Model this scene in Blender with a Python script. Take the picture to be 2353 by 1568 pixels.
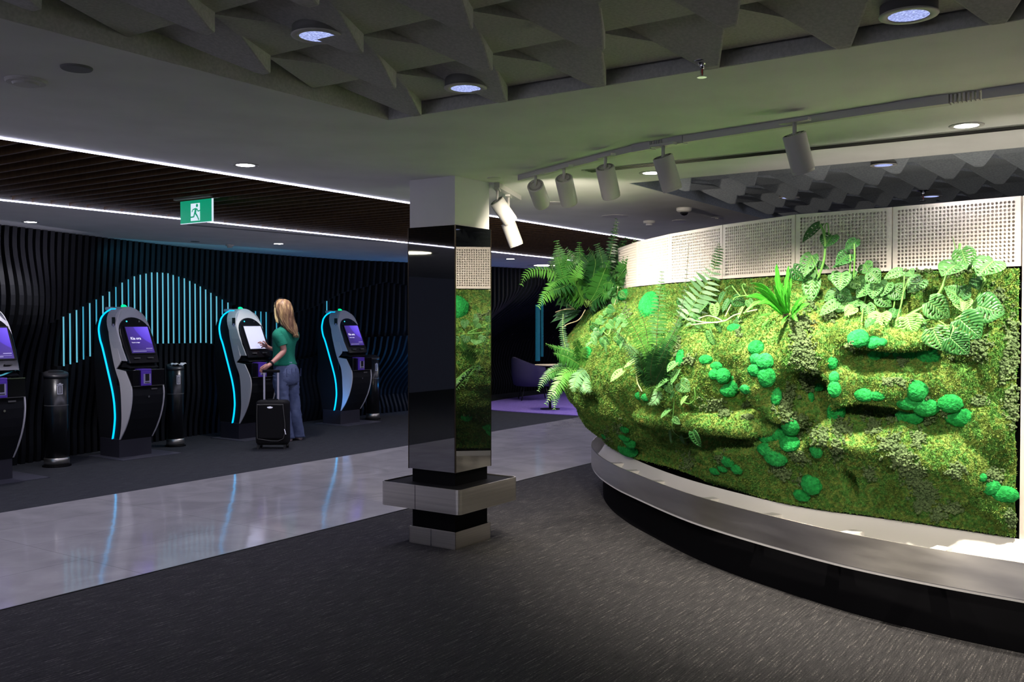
import bpy, bmesh, math, random
import numpy as np
from mathutils import Vector, Matrix, Euler, noise as mnoise

random.seed(7)
S = bpy.context.scene
for o in list(bpy.data.objects):
    bpy.data.objects.remove(o)
COL = S.collection
PI = math.pi

# ---------------------------------------------------------------- camera
FPX = 2180.0                       # focal length in pixels of a 2353 px wide frame
CAMZ = 1.45
YAW = math.radians(34.2)           # angle of the view from the aisle direction (+X)
PITCH = math.atan(44 / FPX)
cam_d = bpy.data.cameras.new('camera')
cam_d.sensor_width = 36.0
cam_d.lens = 36.0 * FPX / 2353.0
cam_d.clip_end = 100
cam_d.clip_start = 0.05
cam = bpy.data.objects.new('camera', cam_d)
COL.objects.link(cam)
cam.location = (0, 0, CAMZ)
FW = Vector((math.cos(YAW) * math.cos(PITCH), math.sin(YAW) * math.cos(PITCH), -math.sin(PITCH)))
RT = Vector((math.sin(YAW), -math.cos(YAW), 0))
UP = RT.cross(FW)
cam.rotation_euler = Matrix((RT, UP, -FW)).transposed().to_euler()
S.camera = cam

# ---------------------------------------------------------------- colour management, world
S.view_settings.view_transform = 'Standard'
S.view_settings.look = 'None'
S.view_settings.gamma = 1.0
S.view_settings.exposure = 0.3
S.view_settings.use_curve_mapping = False
wd = bpy.data.worlds.new('world')
S.world = wd
wd.use_nodes = True
wd.node_tree.nodes['Background'].inputs[0].default_value = (0.55, 0.6, 1.0, 1)
wd.node_tree.nodes['Background'].inputs[1].default_value = 0.03

H = 2.373                          # ceiling height


def ray(px, py):
    return FW + RT * ((px - 1176.5) / FPX) + UP * ((784 - py) / FPX)


def onz(px, py, z):
    d = ray(px, py)
    return Vector((0, 0, CAMZ)) + d * ((z - CAMZ) / d.z)


def ony(px, py, y):
    d = ray(px, py)
    return Vector((0, 0, CAMZ)) + d * (y / d.y)


def atd(px, py, depth):
    return Vector((0, 0, CAMZ)) + ray(px, py) * depth


# ---------------------------------------------------------------- materials
def nodes(m):
    m.use_nodes = True
    return m.node_tree.nodes, m.node_tree.links


def mat(name, col, rough=0.6, metal=0.0, spec=0.5, emit=None, es=0.0, coat=0.0):
    m = bpy.data.materials.new(name)
    n, l = nodes(m)
    b = n['Principled BSDF']
    b.inputs['Base Color'].default_value = (*col, 1)
    b.inputs['Roughness'].default_value = rough
    b.inputs['Metallic'].default_value = metal
    b.inputs['Specular IOR Level'].default_value = spec
    b.inputs['Coat Weight'].default_value = coat
    if emit:
        b.inputs['Emission Color'].default_value = (*emit, 1)
        b.inputs['Emission Strength'].default_value = es
    return m


def add_noise(m, scale=(5, 5, 5), c1=(0.1, 0.1, 0.1), c2=(0.2, 0.2, 0.2), lo=0.35, hi=0.65, bump=0.0, detail=4,
              bscale=None, dist=0.01, rough=None):
    n, l = nodes(m)
    b = n['Principled BSDF']
    tc = n.new('ShaderNodeTexCoord')
    mp = n.new('ShaderNodeMapping')
    mp.inputs['Scale'].default_value = scale
    nz = n.new('ShaderNodeTexNoise')
    nz.inputs['Scale'].default_value = 1
    nz.inputs['Detail'].default_value = detail
    cr = n.new('ShaderNodeValToRGB')
    cr.color_ramp.elements[0].position = lo
    cr.color_ramp.elements[1].position = hi
    cr.color_ramp.elements[0].color = (*c1, 1)
    cr.color_ramp.elements[1].color = (*c2, 1)
    l.new(tc.outputs['Object'], mp.inputs[0])
    l.new(mp.outputs[0], nz.inputs['Vector'])
    l.new(nz.outputs['Fac'], cr.inputs[0])
    l.new(cr.outputs[0], b.inputs['Base Color'])
    if bump:
        src = nz
        if bscale:
            mp2 = n.new('ShaderNodeMapping')
            mp2.inputs['Scale'].default_value = bscale
            src = n.new('ShaderNodeTexNoise')
            src.inputs['Scale'].default_value = 1
            src.inputs['Detail'].default_value = 3
            l.new(tc.outputs['Object'], mp2.inputs[0])
            l.new(mp2.outputs[0], src.inputs['Vector'])
        bp = n.new('ShaderNodeBump')
        bp.inputs['Strength'].default_value = bump
        bp.inputs['Distance'].default_value = dist
        l.new(src.outputs['Fac'], bp.inputs['Height'])
        l.new(bp.outputs[0], b.inputs['Normal'])
    if rough:
        mr = n.new('ShaderNodeMapRange')
        mr.inputs['To Min'].default_value = rough[0]
        mr.inputs['To Max'].default_value = rough[1]
        l.new(nz.outputs['Fac'], mr.inputs[0])
        l.new(mr.outputs[0], b.inputs['Roughness'])
    return m


M = {}
M['plaster'] = add_noise(mat('plaster', (0.6, 0.6, 0.6), 0.8), (3, 3, 3), (0.58, 0.58, 0.57), (0.64, 0.64, 0.63), bump=0.05,
                         bscale=(60, 60, 60), dist=0.002)
M['black'] = mat('black_paint', (0.003, 0.003, 0.004), 0.6, spec=0.08)
M['void'] = mat('dark_void', (0.002, 0.002, 0.002), 0.9)
M['felt'] = add_noise(mat('grey_felt', (0.3, 0.3, 0.3), 0.95, spec=0.1), (90, 90, 90), (0.38, 0.38, 0.35), (0.46, 0.46, 0.43),
                      bump=0.15, dist=0.002)
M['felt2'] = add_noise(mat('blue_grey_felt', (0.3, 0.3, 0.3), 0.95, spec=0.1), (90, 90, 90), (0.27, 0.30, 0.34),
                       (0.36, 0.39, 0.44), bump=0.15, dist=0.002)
M['white'] = mat('white_enamel', (0.86, 0.84, 0.82), 0.4)
M['panelwhite'] = mat('white_powder_coat', (0.80, 0.74, 0.68), 0.5)
M['trackwhite'] = mat('track_white', (0.46, 0.45, 0.43), 0.5)
M['slot'] = mat('slot_black', (0.01, 0.01, 0.012), 0.4)
M['darkgrey'] = mat('vent_grey', (0.12, 0.12, 0.12), 0.6)
M['chrome'] = mat('chrome', (0.75, 0.75, 0.78), 0.18, 1.0)
M['glass_black'] = mat('black_mirror_glass', (0.004, 0.005, 0.005), 0.015, 0.0, 1.0)
M['glass_black'].node_tree.nodes['Principled BSDF'].inputs['IOR'].default_value = 2.1
M['bronze'] = mat('bronze_edge', (0.10, 0.08, 0.06), 0.35, 1.0)


def brushed(name, scale):
    m = mat(name, (0.55, 0.53, 0.50), 0.35, 1.0)
    add_noise(m, scale, (0.62, 0.59, 0.55), (0.76, 0.73, 0.68), 0.3, 0.7, bump=0.03, detail=6, dist=0.002, rough=(0.24, 0.46))
    return m


M['steel'] = brushed('brushed_steel', (1.2, 1.2, 220))
M['steelrail'] = brushed('brushed_steel_rail', (2.2, 2.2, 14))
_n, _l = nodes(M['steelrail'])
_t = _n.new('ShaderNodeTangent')
_t.direction_type = 'RADIAL'
_t.axis = 'Z'
_l.new(_t.outputs[0], _n['Principled BSDF'].inputs['Tangent'])
_n['Principled BSDF'].inputs['Anisotropic'].default_value = 0.85
_n['Principled BSDF'].inputs['Anisotropic Rotation'].default_value = 0.25


def carpet(name, c1, c2, c3):
    m = mat(name, c1, 0.95, spec=0.15)
    n, l = nodes(m)
    b = n['Principled BSDF']
    tc = n.new('ShaderNodeTexCoord')
    outs = []
    for sc, rng in (((7, 120, 1), 2), ((60, 260, 1), 3), ((1.2, 1.0, 1), 2)):
        mp = n.new('ShaderNodeMapping')
        mp.inputs['Scale'].default_value = sc
        nz = n.new('ShaderNodeTexNoise')
        nz.inputs['Scale'].default_value = 1
        nz.inputs['Detail'].default_value = rng
        l.new(tc.outputs['Object'], mp.inputs[0])
        l.new(mp.outputs[0], nz.inputs['Vector'])
        outs.append(nz.outputs['Fac'])
    cr = n.new('ShaderNodeValToRGB')
    e = cr.color_ramp.elements
    e[0].position = 0.36
    e[0].color = (*c1, 1)
    e[1].position = 0.57
    e[1].color = (*c2, 1)
    x = e.new(0.68)
    x.color = (*c3, 1)
    mx = n.new('ShaderNodeMath')
    mx.operation = 'MULTIPLY_ADD'
    mx.inputs[1].default_value = 0.45
    l.new(outs[1], mx.inputs[0])
    m2 = n.new('ShaderNodeMath')
    m2.operation = 'MULTIPLY'
    m2.inputs[1].default_value = 0.55
    l.new(outs[0], m2.inputs[0])
    l.new(m2.outputs[0], mx.inputs[2])
    l.new(mx.outputs[0], cr.inputs[0])
    l.new(cr.outputs[0], b.inputs['Base Color'])
    bp = n.new('ShaderNodeBump')
    bp.inputs['Strength'].default_value = 0.9
    bp.inputs['Distance'].default_value = 0.006
    l.new(mx.outputs[0], bp.inputs['Height'])
    l.new(bp.outputs[0], b.inputs['Normal'])
    return m


M['carpet'] = carpet('charcoal_carpet', (0.016, 0.016, 0.018), (0.038, 0.037, 0.040), (0.15, 0.14, 0.135))
M['carpet2'] = carpet('dark_blue_grey_carpet', (0.022, 0.024, 0.030), (0.042, 0.045, 0.053), (0.075, 0.08, 0.085))


def tile_mat():
    m = mat('polished_grey_tile', (0.3, 0.3, 0.3), 0.1, spec=0.6)
    n, l = nodes(m)
    b = n['Principled BSDF']
    tc = n.new('ShaderNodeTexCoord')
    br = n.new('ShaderNodeTexBrick')
    br.offset = 0.0
    br.inputs['Scale'].default_value = 1.0
    br.inputs['Brick Width'].default_value = 1.2
    br.inputs['Row Height'].default_value = 0.615
    br.inputs['Mortar Size'].default_value = 0.004
    br.inputs['Color1'].default_value = (1, 1, 1, 1)
    br.inputs['Color2'].default_value = (0.93, 0.93, 0.93, 1)
    br.inputs['Mortar'].default_value = (0.72, 0.72, 0.72, 1)
    mp0 = n.new('ShaderNodeMapping')
    mp0.inputs['Location'].default_value = (0.3, 0.12, 0)
    l.new(tc.outputs['Object'], mp0.inputs[0])
    l.new(mp0.outputs[0], br.inputs['Vector'])
    nz = n.new('ShaderNodeTexNoise')
    nz.inputs['Scale'].default_value = 2.2
    nz.inputs['Detail'].default_value = 8
    nz.inputs['Distortion'].default_value = 1.2
    l.new(tc.outputs['Object'], nz.inputs['Vector'])
    cr = n.new('ShaderNodeValToRGB')
    cr.color_ramp.elements[0].position = 0.35
    cr.color_ramp.elements[0].color = (0.40, 0.39, 0.405, 1)
    cr.color_ramp.elements[1].position = 0.7
    cr.color_ramp.elements[1].color = (0.52, 0.51, 0.52, 1)
    l.new(nz.outputs['Fac'], cr.inputs[0])
    mx = n.new('ShaderNodeMix')
    mx.data_type = 'RGBA'
    mx.blend_type = 'MULTIPLY'
    mx.inputs[0].default_value = 1
    l.new(cr.outputs[0], mx.inputs[6])
    l.new(br.outputs['Color'], mx.inputs[7])
    l.new(mx.outputs[2], b.inputs['Base Color'])
    n2 = n.new('ShaderNodeTexNoise')
    n2.inputs['Scale'].default_value = 5
    n2.inputs['Detail'].default_value = 2
    l.new(tc.outputs['Object'], n2.inputs['Vector'])
    bp = n.new('ShaderNodeBump')
    bp.inputs['Strength'].default_value = 0.35
    bp.inputs['Distance'].default_value = 0.004
    l.new(n2.outputs['Fac'], bp.inputs['Height'])
    l.new(bp.outputs[0], b.inputs['Normal'])
    b.inputs['Roughness'].default_value = 0.09
    return m


M['tile'] = tile_mat()
M['wood'] = add_noise(mat('dark_wood_slat', (0.1, 0.06, 0.03), 0.5), (3, 30, 3), (0.055, 0.028, 0.009), (0.09, 0.05, 0.018))
M['led'] = mat('led_line_white', (1, 1, 1), 0.5, emit=(0.72, 0.72, 1.0), es=14)
M['cyan'] = mat('cyan_led', (0, 0.3, 0.4), 0.4, emit=(0.0, 0.20, 0.45), es=3.0)
M['lampwhite'] = mat('lamp_disc', (1, 1, 1), 0.5, emit=(1.0, 0.93, 0.95), es=14)
M['lampwarm'] = mat('lamp_disc_warm', (1, 1, 1), 0.5, emit=(1.0, 0.94, 0.70), es=5)
M['lampdim'] = add_noise(mat('prismatic_lens', (0.7, 0.75, 0.9), 0.15, spec=0.8, emit=(0.55, 0.62, 1.0), es=0.22), (120, 120, 40),
                         (0.25, 0.28, 0.4), (0.9, 0.92, 1.0), bump=0.6, dist=0.004)  # faint bluish glow put into the lens though the lamp is off
M['fin'] = mat('dark_fin', (0.010, 0.011, 0.014), 0.6, spec=0.15)
M['wallback'] = mat('wall_backing', (0.006, 0.009, 0.014), 0.8)
M['tealglow'] = mat('teal_light_strip', (0, 0.2, 0.25), 0.4, emit=(0.20, 0.72, 0.95), es=0.5)
M['tealdim'] = mat('teal_light_strip_dim', (0, 0.1, 0.15), 0.4, emit=(0.06, 0.40, 0.60), es=0.7)


# ---------------------------------------------------------------- object helpers
def link(o, parent=None):
    COL.objects.link(o)
    if parent is not None:
        o.parent = parent
    return o


def mk(name, vs, fs, m, parent=None, smooth=False, mats=None, fm=None):
    me = bpy.data.meshes.new(name)
    me.from_pydata([tuple(v) for v in vs], [], fs)
    me.materials.append(m)
    if mats:
        for q in mats:
            me.materials.append(q)
    if fm:
        me.polygons.foreach_set('material_index', fm)
    if smooth:
        me.polygons.foreach_set('use_smooth', [True] * len(me.polygons))
    me.update()
    return link(bpy.data.objects.new(name, me), parent)


def tag(o, label=None, cat=None, group=None, kind=None):
    if label:
        o['label'] = label
    if cat:
        o['category'] = cat
    if group:
        o['group'] = group
    if kind:
        o['kind'] = kind
    return o


def thing(name, label, cat, loc=(0, 0, 0), rz=0, group=None, kind=None):
    o = bpy.data.objects.new(name, None)
    COL.objects.link(o)
    o.location = loc
    o.rotation_euler = (0, 0, rz)
    o.empty_display_size = 0.1
    return tag(o, label, cat, group, kind)


def kids(o):
    return [c for c in bpy.data.objects if c.parent == o]


def copy_tree(o, parent=None):
    c = o.copy()
    COL.objects.link(c)
    c.parent = parent
    for ch in kids(o):
        copy_tree(ch, c)
    return c


class MB:
    def __init__(s):
        s.v = []
        s.f = []

    def add(s, vs, fs):
        b = len(s.v)
        s.v += [tuple(v) for v in vs]
        s.f += [tuple(i + b for i in f) for f in fs]
        return s

    def box(s, x0, x1, y0, y1, z0, z1):
        return s.add([(x0, y0, z0), (x1, y0, z0), (x1, y1, z0), (x0, y1, z0), (x0, y0, z1), (x1, y0, z1), (x1, y1, z1), (x0, y1, z1)],
                     [(3, 2, 1, 0), (4, 5, 6, 7), (0, 1, 5, 4), (1, 2, 6, 5), (2, 3, 7, 6), (3, 0, 4, 7)])

    def bar(s, a, b, w, h, up=(0, 0, 1)):
        a, b = Vector(a), Vector(b)
        d = (b - a).normalized()
        u = Vector(up)
        r = d.cross(u)
        if r.length < 1e-4:
            r = d.cross(Vector((1, 0, 0)))
        r.normalize()
        u = r.cross(d)
        vs = []
        for p in (a, b):
            for i, j in ((-1, -1), (1, -1), (1, 1), (-1, 1)):
                vs.append(p + r * (i * w / 2) + u * (j * h / 2))
        return s.add(vs, [(3, 2, 1, 0), (4, 5, 6, 7), (0, 1, 5, 4), (1, 2, 6, 5), (2, 3, 7, 6), (3, 0, 4, 7)])

    def tube(s, pts, r, n=8, cap=True):
        pts = [Vector(p) for p in pts]
        if not hasattr(r, '__len__'):
            r = [r] * len(pts)
        vs = []
        ref = None
        for i, p in enumerate(pts):
            d = (pts[min(i + 1, len(pts) - 1)] - pts[max(i - 1, 0)])
            if d.length < 1e-9:
                d = Vector((0, 0, 1))
            d.normalize()
            if ref is None:
                ref = Vector((0, 0, 1)) if abs(d.z) < 0.9 else Vector((1, 0, 0))
            u = (ref - d * ref.dot(d)).normalized()
            ref = u
            w = d.cross(u)
            for k in range(n):
                a = 2 * PI * k / n
                vs.append(p + (u * math.cos(a) + w * math.sin(a)) * r[i])
        fs = []
        for i in range(len(pts) - 1):
            for k in range(n):
                k2 = (k + 1) % n
                fs.append((i * n + k, i * n + k2, (i + 1) * n + k2, (i + 1) * n + k))
        if cap:
            fs.append(tuple(range(n - 1, -1, -1)))
            fs.append(tuple((len(pts) - 1) * n + k for k in range(n)))
        return s.add(vs, fs)

    def lathe(s, prof, n=24, cx=0, cy=0, cz=0):
        vs = []
        for r, z in prof:
            for k in range(n):
                a = 2 * PI * k / n
                vs.append((cx + r * math.cos(a), cy + r * math.sin(a), cz + z))
        fs = []
        for i in range(len(prof) - 1):
            for k in range(n):
                k2 = (k + 1) % n
                fs.append((i * n + k, i * n + k2, (i + 1) * n + k2, (i + 1) * n + k))
        if prof[0][0] > 1e-5:
            fs.append(tuple(range(n - 1, -1, -1)))
        if prof[-1][0] > 1e-5:
            fs.append(tuple((len(prof) - 1) * n + k for k in range(n)))
        return s.add(vs, fs)

    def prism(s, poly, h0, h1, axis='z'):
        """poly: 2D outline; extruded along axis between h0 and h1"""
        def q(a, b, h):
            return {'z': (a, b, h), 'x': (h, a, b), 'y': (a, h, b)}[axis]
        n = len(poly)
        vs = [q(a, b, h0) for a, b in poly] + [q(a, b, h1) for a, b in poly]
        fs = [tuple(range(n - 1, -1, -1)), tuple(range(n, 2 * n))]
        fs += [(i, (i + 1) % n, n + (i + 1) % n, n + i) for i in range(n)]
        return s.add(vs, fs)

    def rings(s, rings, close=True, cap=True):
        n = len(rings[0])
        vs = [p for r in rings for p in r]
        fs = []
        for i in range(len(rings) - 1):
            for k in range(n if close else n - 1):
                k2 = (k + 1) % n
                fs.append((i * n + k, i * n + k2, (i + 1) * n + k2, (i + 1) * n + k))
        if cap:
            fs.append(tuple(range(n - 1, -1, -1)))
            fs.append(tuple((len(rings) - 1) * n + k for k in range(n)))
        return s.add(vs, fs)

    def build(s, name, m, parent=None, smooth=False, bevel=0, seg=2):
        o = mk(name, s.v, s.f, m, parent, smooth)
        bm = bmesh.new()
        bm.from_mesh(o.data)
        bmesh.ops.recalc_face_normals(bm, faces=bm.faces)
        bm.to_mesh(o.data)
        bm.free()
        if bevel:
            b = o.modifiers.new('bevel', 'BEVEL')
            b.width = bevel
            b.segments = seg
            b.limit_method = 'ANGLE'
            b.angle_limit = math.radians(35)
        return o


def catmull(pts, n=8):
    pts = [Vector(p) for p in pts]
    out = []
    for i in range(len(pts) - 1):
        p0 = pts[max(i - 1, 0)]
        p1, p2 = pts[i], pts[i + 1]
        p3 = pts[min(i + 2, len(pts) - 1)]
        for k in range(n):
            t = k / n
            out.append(0.5 * ((2 * p1) + (p2 - p0) * t + (2 * p0 - 5 * p1 + 4 * p2 - p3) * t * t + (3 * p1 - p0 - 3 * p2 + p3) * t ** 3))
    out.append(pts[-1])
    return out


def text_mesh(s, name, size, m, parent, loc, rot, bold=False):
    cu = bpy.data.curves.new(name, 'FONT')
    cu.body = s
    cu.size = size
    cu.extrude = 0.0006
    if bold:
        cu.offset = 0.012 * size
    tmp = bpy.data.objects.new('tmp', cu)
    COL.objects.link(tmp)
    dg = bpy.context.evaluated_depsgraph_get()
    me = bpy.data.meshes.new_from_object(tmp.evaluated_get(dg))
    bpy.data.objects.remove(tmp)
    me.materials.clear()
    me.materials.append(m)
    o = bpy.data.objects.new(name, me)
    link(o, parent)
    o.location = loc
    o.rotation_euler = rot
    return o


def spot_lamp(name, loc, aim, energy, angle, blend, col, r, parent=None):
    d = bpy.data.lights.new(name, 'SPOT')
    d.energy = energy
    d.spot_size = math.radians(angle)
    d.spot_blend = blend
    d.color = col
    d.shadow_soft_size = r
    o = bpy.data.objects.new(name, d)
    COL.objects.link(o)
    o.location = loc
    v = Vector(aim) - Vector(loc)
    o.rotation_euler = v.to_track_quat('-Z', 'Y').to_euler()
    return o
# ================================================================= SETTING
Y1, Y2 = 4.79, 7.25                # edges of the polished tile strip


def quad(name, x0, x1, y0, y1, z, m, up=True):
    vs = [(x0, y0, z), (x1, y0, z), (x1, y1, z), (x0, y1, z)]
    o = mk(name, vs, [(0, 1, 2, 3) if up else (3, 2, 1, 0)], m)
    o['kind'] = 'structure'
    return o


def slab(name, x0, x1, y0, y1, z0, z1, m):
    o = MB().box(x0, x1, y0, y1, z0, z1).build(name, m)
    o['kind'] = 'structure'
    return o


slab('floor', -8, 22, -9, Y1, -0.1, 0.0, M['carpet'])
slab('floor', -8, 22, Y1, Y2, -0.1, -0.001, M['tile'])
slab('floor', -8, 22, Y2, 12.6, -0.1, 0.0, M['carpet2'])
slab('trim_1', -8, 22, Y1 - 0.006, Y1 + 0.006, -0.02, 0.003, mat('tile_edge_trim', (0.05, 0.05, 0.05), 0.4, 0.8))

# ceiling slabs around the two felt recesses and the slatted trough
TH = 0.4
RX, RY = 3.29, 2.92                # near recess: x < RX, y < RY
FX = 5.68                          # far recess: x > FX, y < RY
YA = 4.79
YB = 7.21
slab('ceiling', -8, 22, RY, YA, H, H + TH, M['plaster'])
slab('ceiling', RX, FX, -9, RY, H, H + TH, M['plaster'])
slab('ceiling', -8, 22, YB, 12.6, H, H + TH, M['plaster'])
slab('ceiling', -8, -7.0, -9, RY, H, H + TH, M['plaster'])
slab('ceiling', 14.0, 22, -9, RY, H, H + TH, M['plaster'])
slab('ceiling', -8, 22, YA - 0.3, YB + 0.3, H + 0.42, H + 0.5, M['void'])
# closing walls far out of the picture
slab('wall_left', -8.1, -8, -9, 12.6, -0.1, H + 0.5, mat('dark_wall_paint', (0.015, 0.015, 0.02), 0.8))
slab('wall_rear', -8, 22, -9.1, -9, -0.1, H + 0.5, bpy.data.materials['dark_wall_paint'])
slab('wall_right', 22, 22.1, -9, 12.6, -0.1, H + 0.5, bpy.data.materials['dark_wall_paint'])

# glowing fill panels added far behind the viewer to brighten the room
FILL_GLOW = mat('window_glow', (0.3, 0.3, 0.35), 0.4, emit=(0.80, 0.80, 1.0), es=2.2)
for i in range(4):
    o = MB().box(-7.99, -7.97, -2.4 + i * 2.6, -0.2 + i * 2.6, 0.5, 2.15).build('window_%d' % (i + 1), FILL_GLOW)
    o['kind'] = 'structure'
    MB().box(-7.985, -7.95, -2.45 + i * 2.6, -2.4 + i * 2.6, 0.45, 2.2).box(-7.985, -7.95, -0.2 + i * 2.6, -0.15 + i * 2.6, 0.45, 2.2).build('window_frame', M['trackwhite'], o)

for i in range(4):  # more added fill panels, on the rear wall, to brighten the far ceiling
    o = MB().box(7.0 + i * 2.4, 9.0 + i * 2.4, -8.99, -8.97, 0.5, 2.15).build('window_%d' % (i + 5), FILL_GLOW)
    o['kind'] = 'structure'

# ---- felt scales in the recesses
ZL, ZF, ZH = H - 0.012, H + 0.05, H + 0.11
DX, DY = 0.43, 0.46


def recess(x0, x1, y0, y1, ox, oy, m, lab, grp):
    """tips point to +X; lattice of tips at ox-i*DX, oy-(j+0.5*(i%2))*DY"""
    proto = None
    flats = MB()
    top = H + 0.3
    nt = 0
    ni = int((x1 - x0) / DX) + 3
    nj = int((y1 - y0) / DY) + 3
    eps = 0.025

    def inside(x, y, e=0.0):
        return x0 - e <= x <= x1 + e and y0 - e <= y <= y1 + e
    for i in range(-1, ni):
        for j in range(-2, nj):
            tx = ox - i * DX
            ty = oy - (j + (0.5 if i % 2 else 0.0)) * DY
            # down triangle (flat, light): near apex V, far edge between two tips
            V = (tx - DX, ty - DY / 2)
            T1 = (tx, ty)
            T2 = (tx, ty - DY)
            cx, cy = tx - DX / 3, ty - DY / 2
            if inside(cx, cy):
                tri = [V, T2, T1]
                tri = [(min(max(a, x0), x1), min(max(b, y0), y1)) for a, b in tri]
                flats.prism(tri, ZF, top)
            # tile
            L = (tx - DX, ty + DY / 2)
            R = (tx - DX, ty - DY / 2)
            if inside(tx, ty, -0.01) and inside(*L, 0.02) and inside(*R, 0.02):
                if proto is None:
                    vs = []
                    for h in (0, 1):
                        for a, b, z in ((-DX, DY / 2, ZH), (-DX, -DY / 2, ZH), (-0.03, -0.035, ZL), (0, -0.022, ZL - 0.004), (0, 0.022, ZL - 0.004), (-0.03, 0.035, ZL)):
                            vs.append((a, b, (z - H) if h == 0 else top - H))
                    fs = [(5, 4, 3, 2, 1, 0), (6, 7, 8, 9, 10, 11)] + [(q, (q + 1) % 6, 6 + (q + 1) % 6, 6 + q) for q in range(6)]
                    proto = mk('ceiling_felt_scale', vs, fs, m)
                    bv = proto.modifiers.new('bevel', 'BEVEL')
                    bv.width = 0.008
                    bv.segments = 2
                    o = proto
                else:
                    o = proto.copy()
                    COL.objects.link(o)
                o.location = (tx, ty, H)
                tag(o, lab, 'ceiling panel', grp)
                nt += 1
    fl = flats.build('ceiling', m)
    fl['kind'] = 'structure'
    f2 = slab('ceiling', x0, x1, y0, y1, top - 0.01, top + 0.05, m)
    return nt


slab('trim_2', RX - 0.006, RX - 0.001, -1.6, RY, H + 0.001, H + 0.3, M['felt'])
slab('trim_3', 0.2, RX, RY - 0.006, RY - 0.001, H + 0.001, H + 0.3, M['felt'])
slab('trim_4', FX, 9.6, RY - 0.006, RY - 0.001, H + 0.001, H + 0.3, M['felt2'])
n1 = recess(0.2, RX, -1.6, RY, 3.25, 2.71, M['felt'],
            'grey felt scale hanging point down in the near ceiling recess', 'grey felt scales in the near ceiling recess')
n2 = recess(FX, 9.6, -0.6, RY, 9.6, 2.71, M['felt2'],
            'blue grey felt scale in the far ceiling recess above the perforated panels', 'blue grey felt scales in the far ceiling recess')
# plain rest of the recesses (outside the picture)
slab('ceiling', -7.0, 0.2, -9, RY, H + 0.1, H + 0.35, M['felt'])
slab('ceiling', 0.2, RX, -9, -1.6, H + 0.1, H + 0.35, M['felt'])
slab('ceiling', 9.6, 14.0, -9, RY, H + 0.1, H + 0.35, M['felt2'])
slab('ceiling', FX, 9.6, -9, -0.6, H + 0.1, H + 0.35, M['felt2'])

# ---- slatted trough over the tile strip with an LED line along each edge
YBX = [(-8, 7.21), (3.0, 7.21), (4.7, 7.27), (5.83, 7.28), (6.9, 7.24), (8.25, 7.08), (9.82, 7.02), (11.5, 6.98), (22, 6.95)]
sl = thing('slatted_ceiling', 'dark brown slatted timber ceiling strip over the tiled aisle', 'slatted ceiling', (0, 0, H))
mb = MB()
x = -3.0
while x < 20:
    mb.box(x, x + 0.016, YA + 0.012, YB - 0.012, 0.0, 0.11)
    x += 0.152
mb.build('slats', M['wood'], sl)
mb = MB()
x = 2.4
while x < 5.6:
    mb.box(x - 0.018, x + 0.05, YA + 0.014, YA + 0.03, -0.006, 0.006)
    x += 0.152
mb.build('slat_clips', M['trackwhite'], sl)
mb = MB()
mb.box(-8, 22, YA, YA + 0.002, 0.03, 0.42).box(-8, 22, YB - 0.002, YB, 0.03, 0.42)
mb.build('side_boards', M['void'], sl)
for nm, yy, lab in (('led_light_line', YA - 0.002, 'long bluish white LED line along the near edge of the slatted ceiling'),
                    ('led_light_line', YB + 0.002, 'long bluish white LED line along the far edge of the slatted ceiling')):
    sgn = 1 if yy < 6 else -1
    o = MB().box(-6, 21.5, yy - 0.004, yy + 0.004, H - 0.009, H - 0.001).build(nm, M['led'])
    tag(o, lab, 'light strip')
    for k_ in range(4):
        d_ = bpy.data.lights.new('led_line_lamp', 'AREA')
        d_.shape = 'RECTANGLE'
        d_.size, d_.size_y = 6.0, 0.012
        d_.energy = 22
        d_.color = (0.80, 0.76, 1.0)
        d_.spread = math.radians(150)
        lo = bpy.data.objects.new('led_line_lamp', d_)
        COL.objects.link(lo)
        lo.location = (-3.0 + 6.0 * k_, yy, H - 0.012)
# ================================================================= WAVE WALL BEHIND THE KIOSKS
def interp(tab, x):
    return float(np.interp(x, [a for a, b in tab], [b for a, b in tab]))


TOPW = [(1, 8.2), (3.0, 8.6), (4.7, 9.05), (6.09, 9.52), (7.3, 9.88), (7.98, 10.0), (9.3, 9.99), (10.3, 9.95), (10.9, 9.7), (12.0, 9.35), (12.81, 9.2),
        (13.93, 8.95), (16, 8.9), (19, 9.0)]
BOTW = [(1, 8.9), (3.0, 9.05), (5.0, 9.5), (5.92, 9.72), (6.6, 9.88), (7.76, 10.12), (9.95, 10.22), (11.77, 10.07), (13.9, 10.3),
        (15.2, 10.9), (16.44, 10.9), (19, 10.6)]
UPX = [(0, 760), (60, 738), (87, 728), (120, 715), (160, 698), (210, 675), (250, 650), (290, 633), (340, 625), (380, 627), (430, 640),
       (480, 662), (530, 690), (560, 705), (600, 715), (690, 722), (745, 705), (800, 675), (870, 648), (935, 660), (1000, 690), (1100, 720)]
LPX = [(0, 870), (60, 858), (87, 845), (130, 835), (180, 815), (230, 797), (300, 791), (370, 790), (490, 788), (560, 800), (640, 822), (690, 830),
       (745, 822), (800, 800), (850, 775), (935, 770), (1100, 790)]


def wall_y(x, z):
    t = z / H
    if x > 10.4:
        zq = 0.2 + 0.75 * min(max((x - 12.4) / 1.2, 0), 1)
        t2 = min(max((z - zq) / 1.2, 0), 1)
        t = t + (t2 * t2 * (3 - 2 * t2) - t) * min((x - 10.4) / 1.0, 1)
    y = interp(BOTW, x) * (1 - t) + interp(TOPW, x) * t
    am = 0.035 + 0.07 * min(max((x - 8.6) / 1.5, 0), 1)
    y += am * math.sin(4.2 * z + 1.1 * x) * min(1, z / 0.3) * min(max((1.15 - z) / 0.5, 0.0), 1)
    y += -0.22 * math.exp(-((x - 4.9) / 0.5) ** 2) * math.sin(PI * min(max((z - 0.9) / 1.4, 0), 1)) ** 2
    return y


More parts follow.
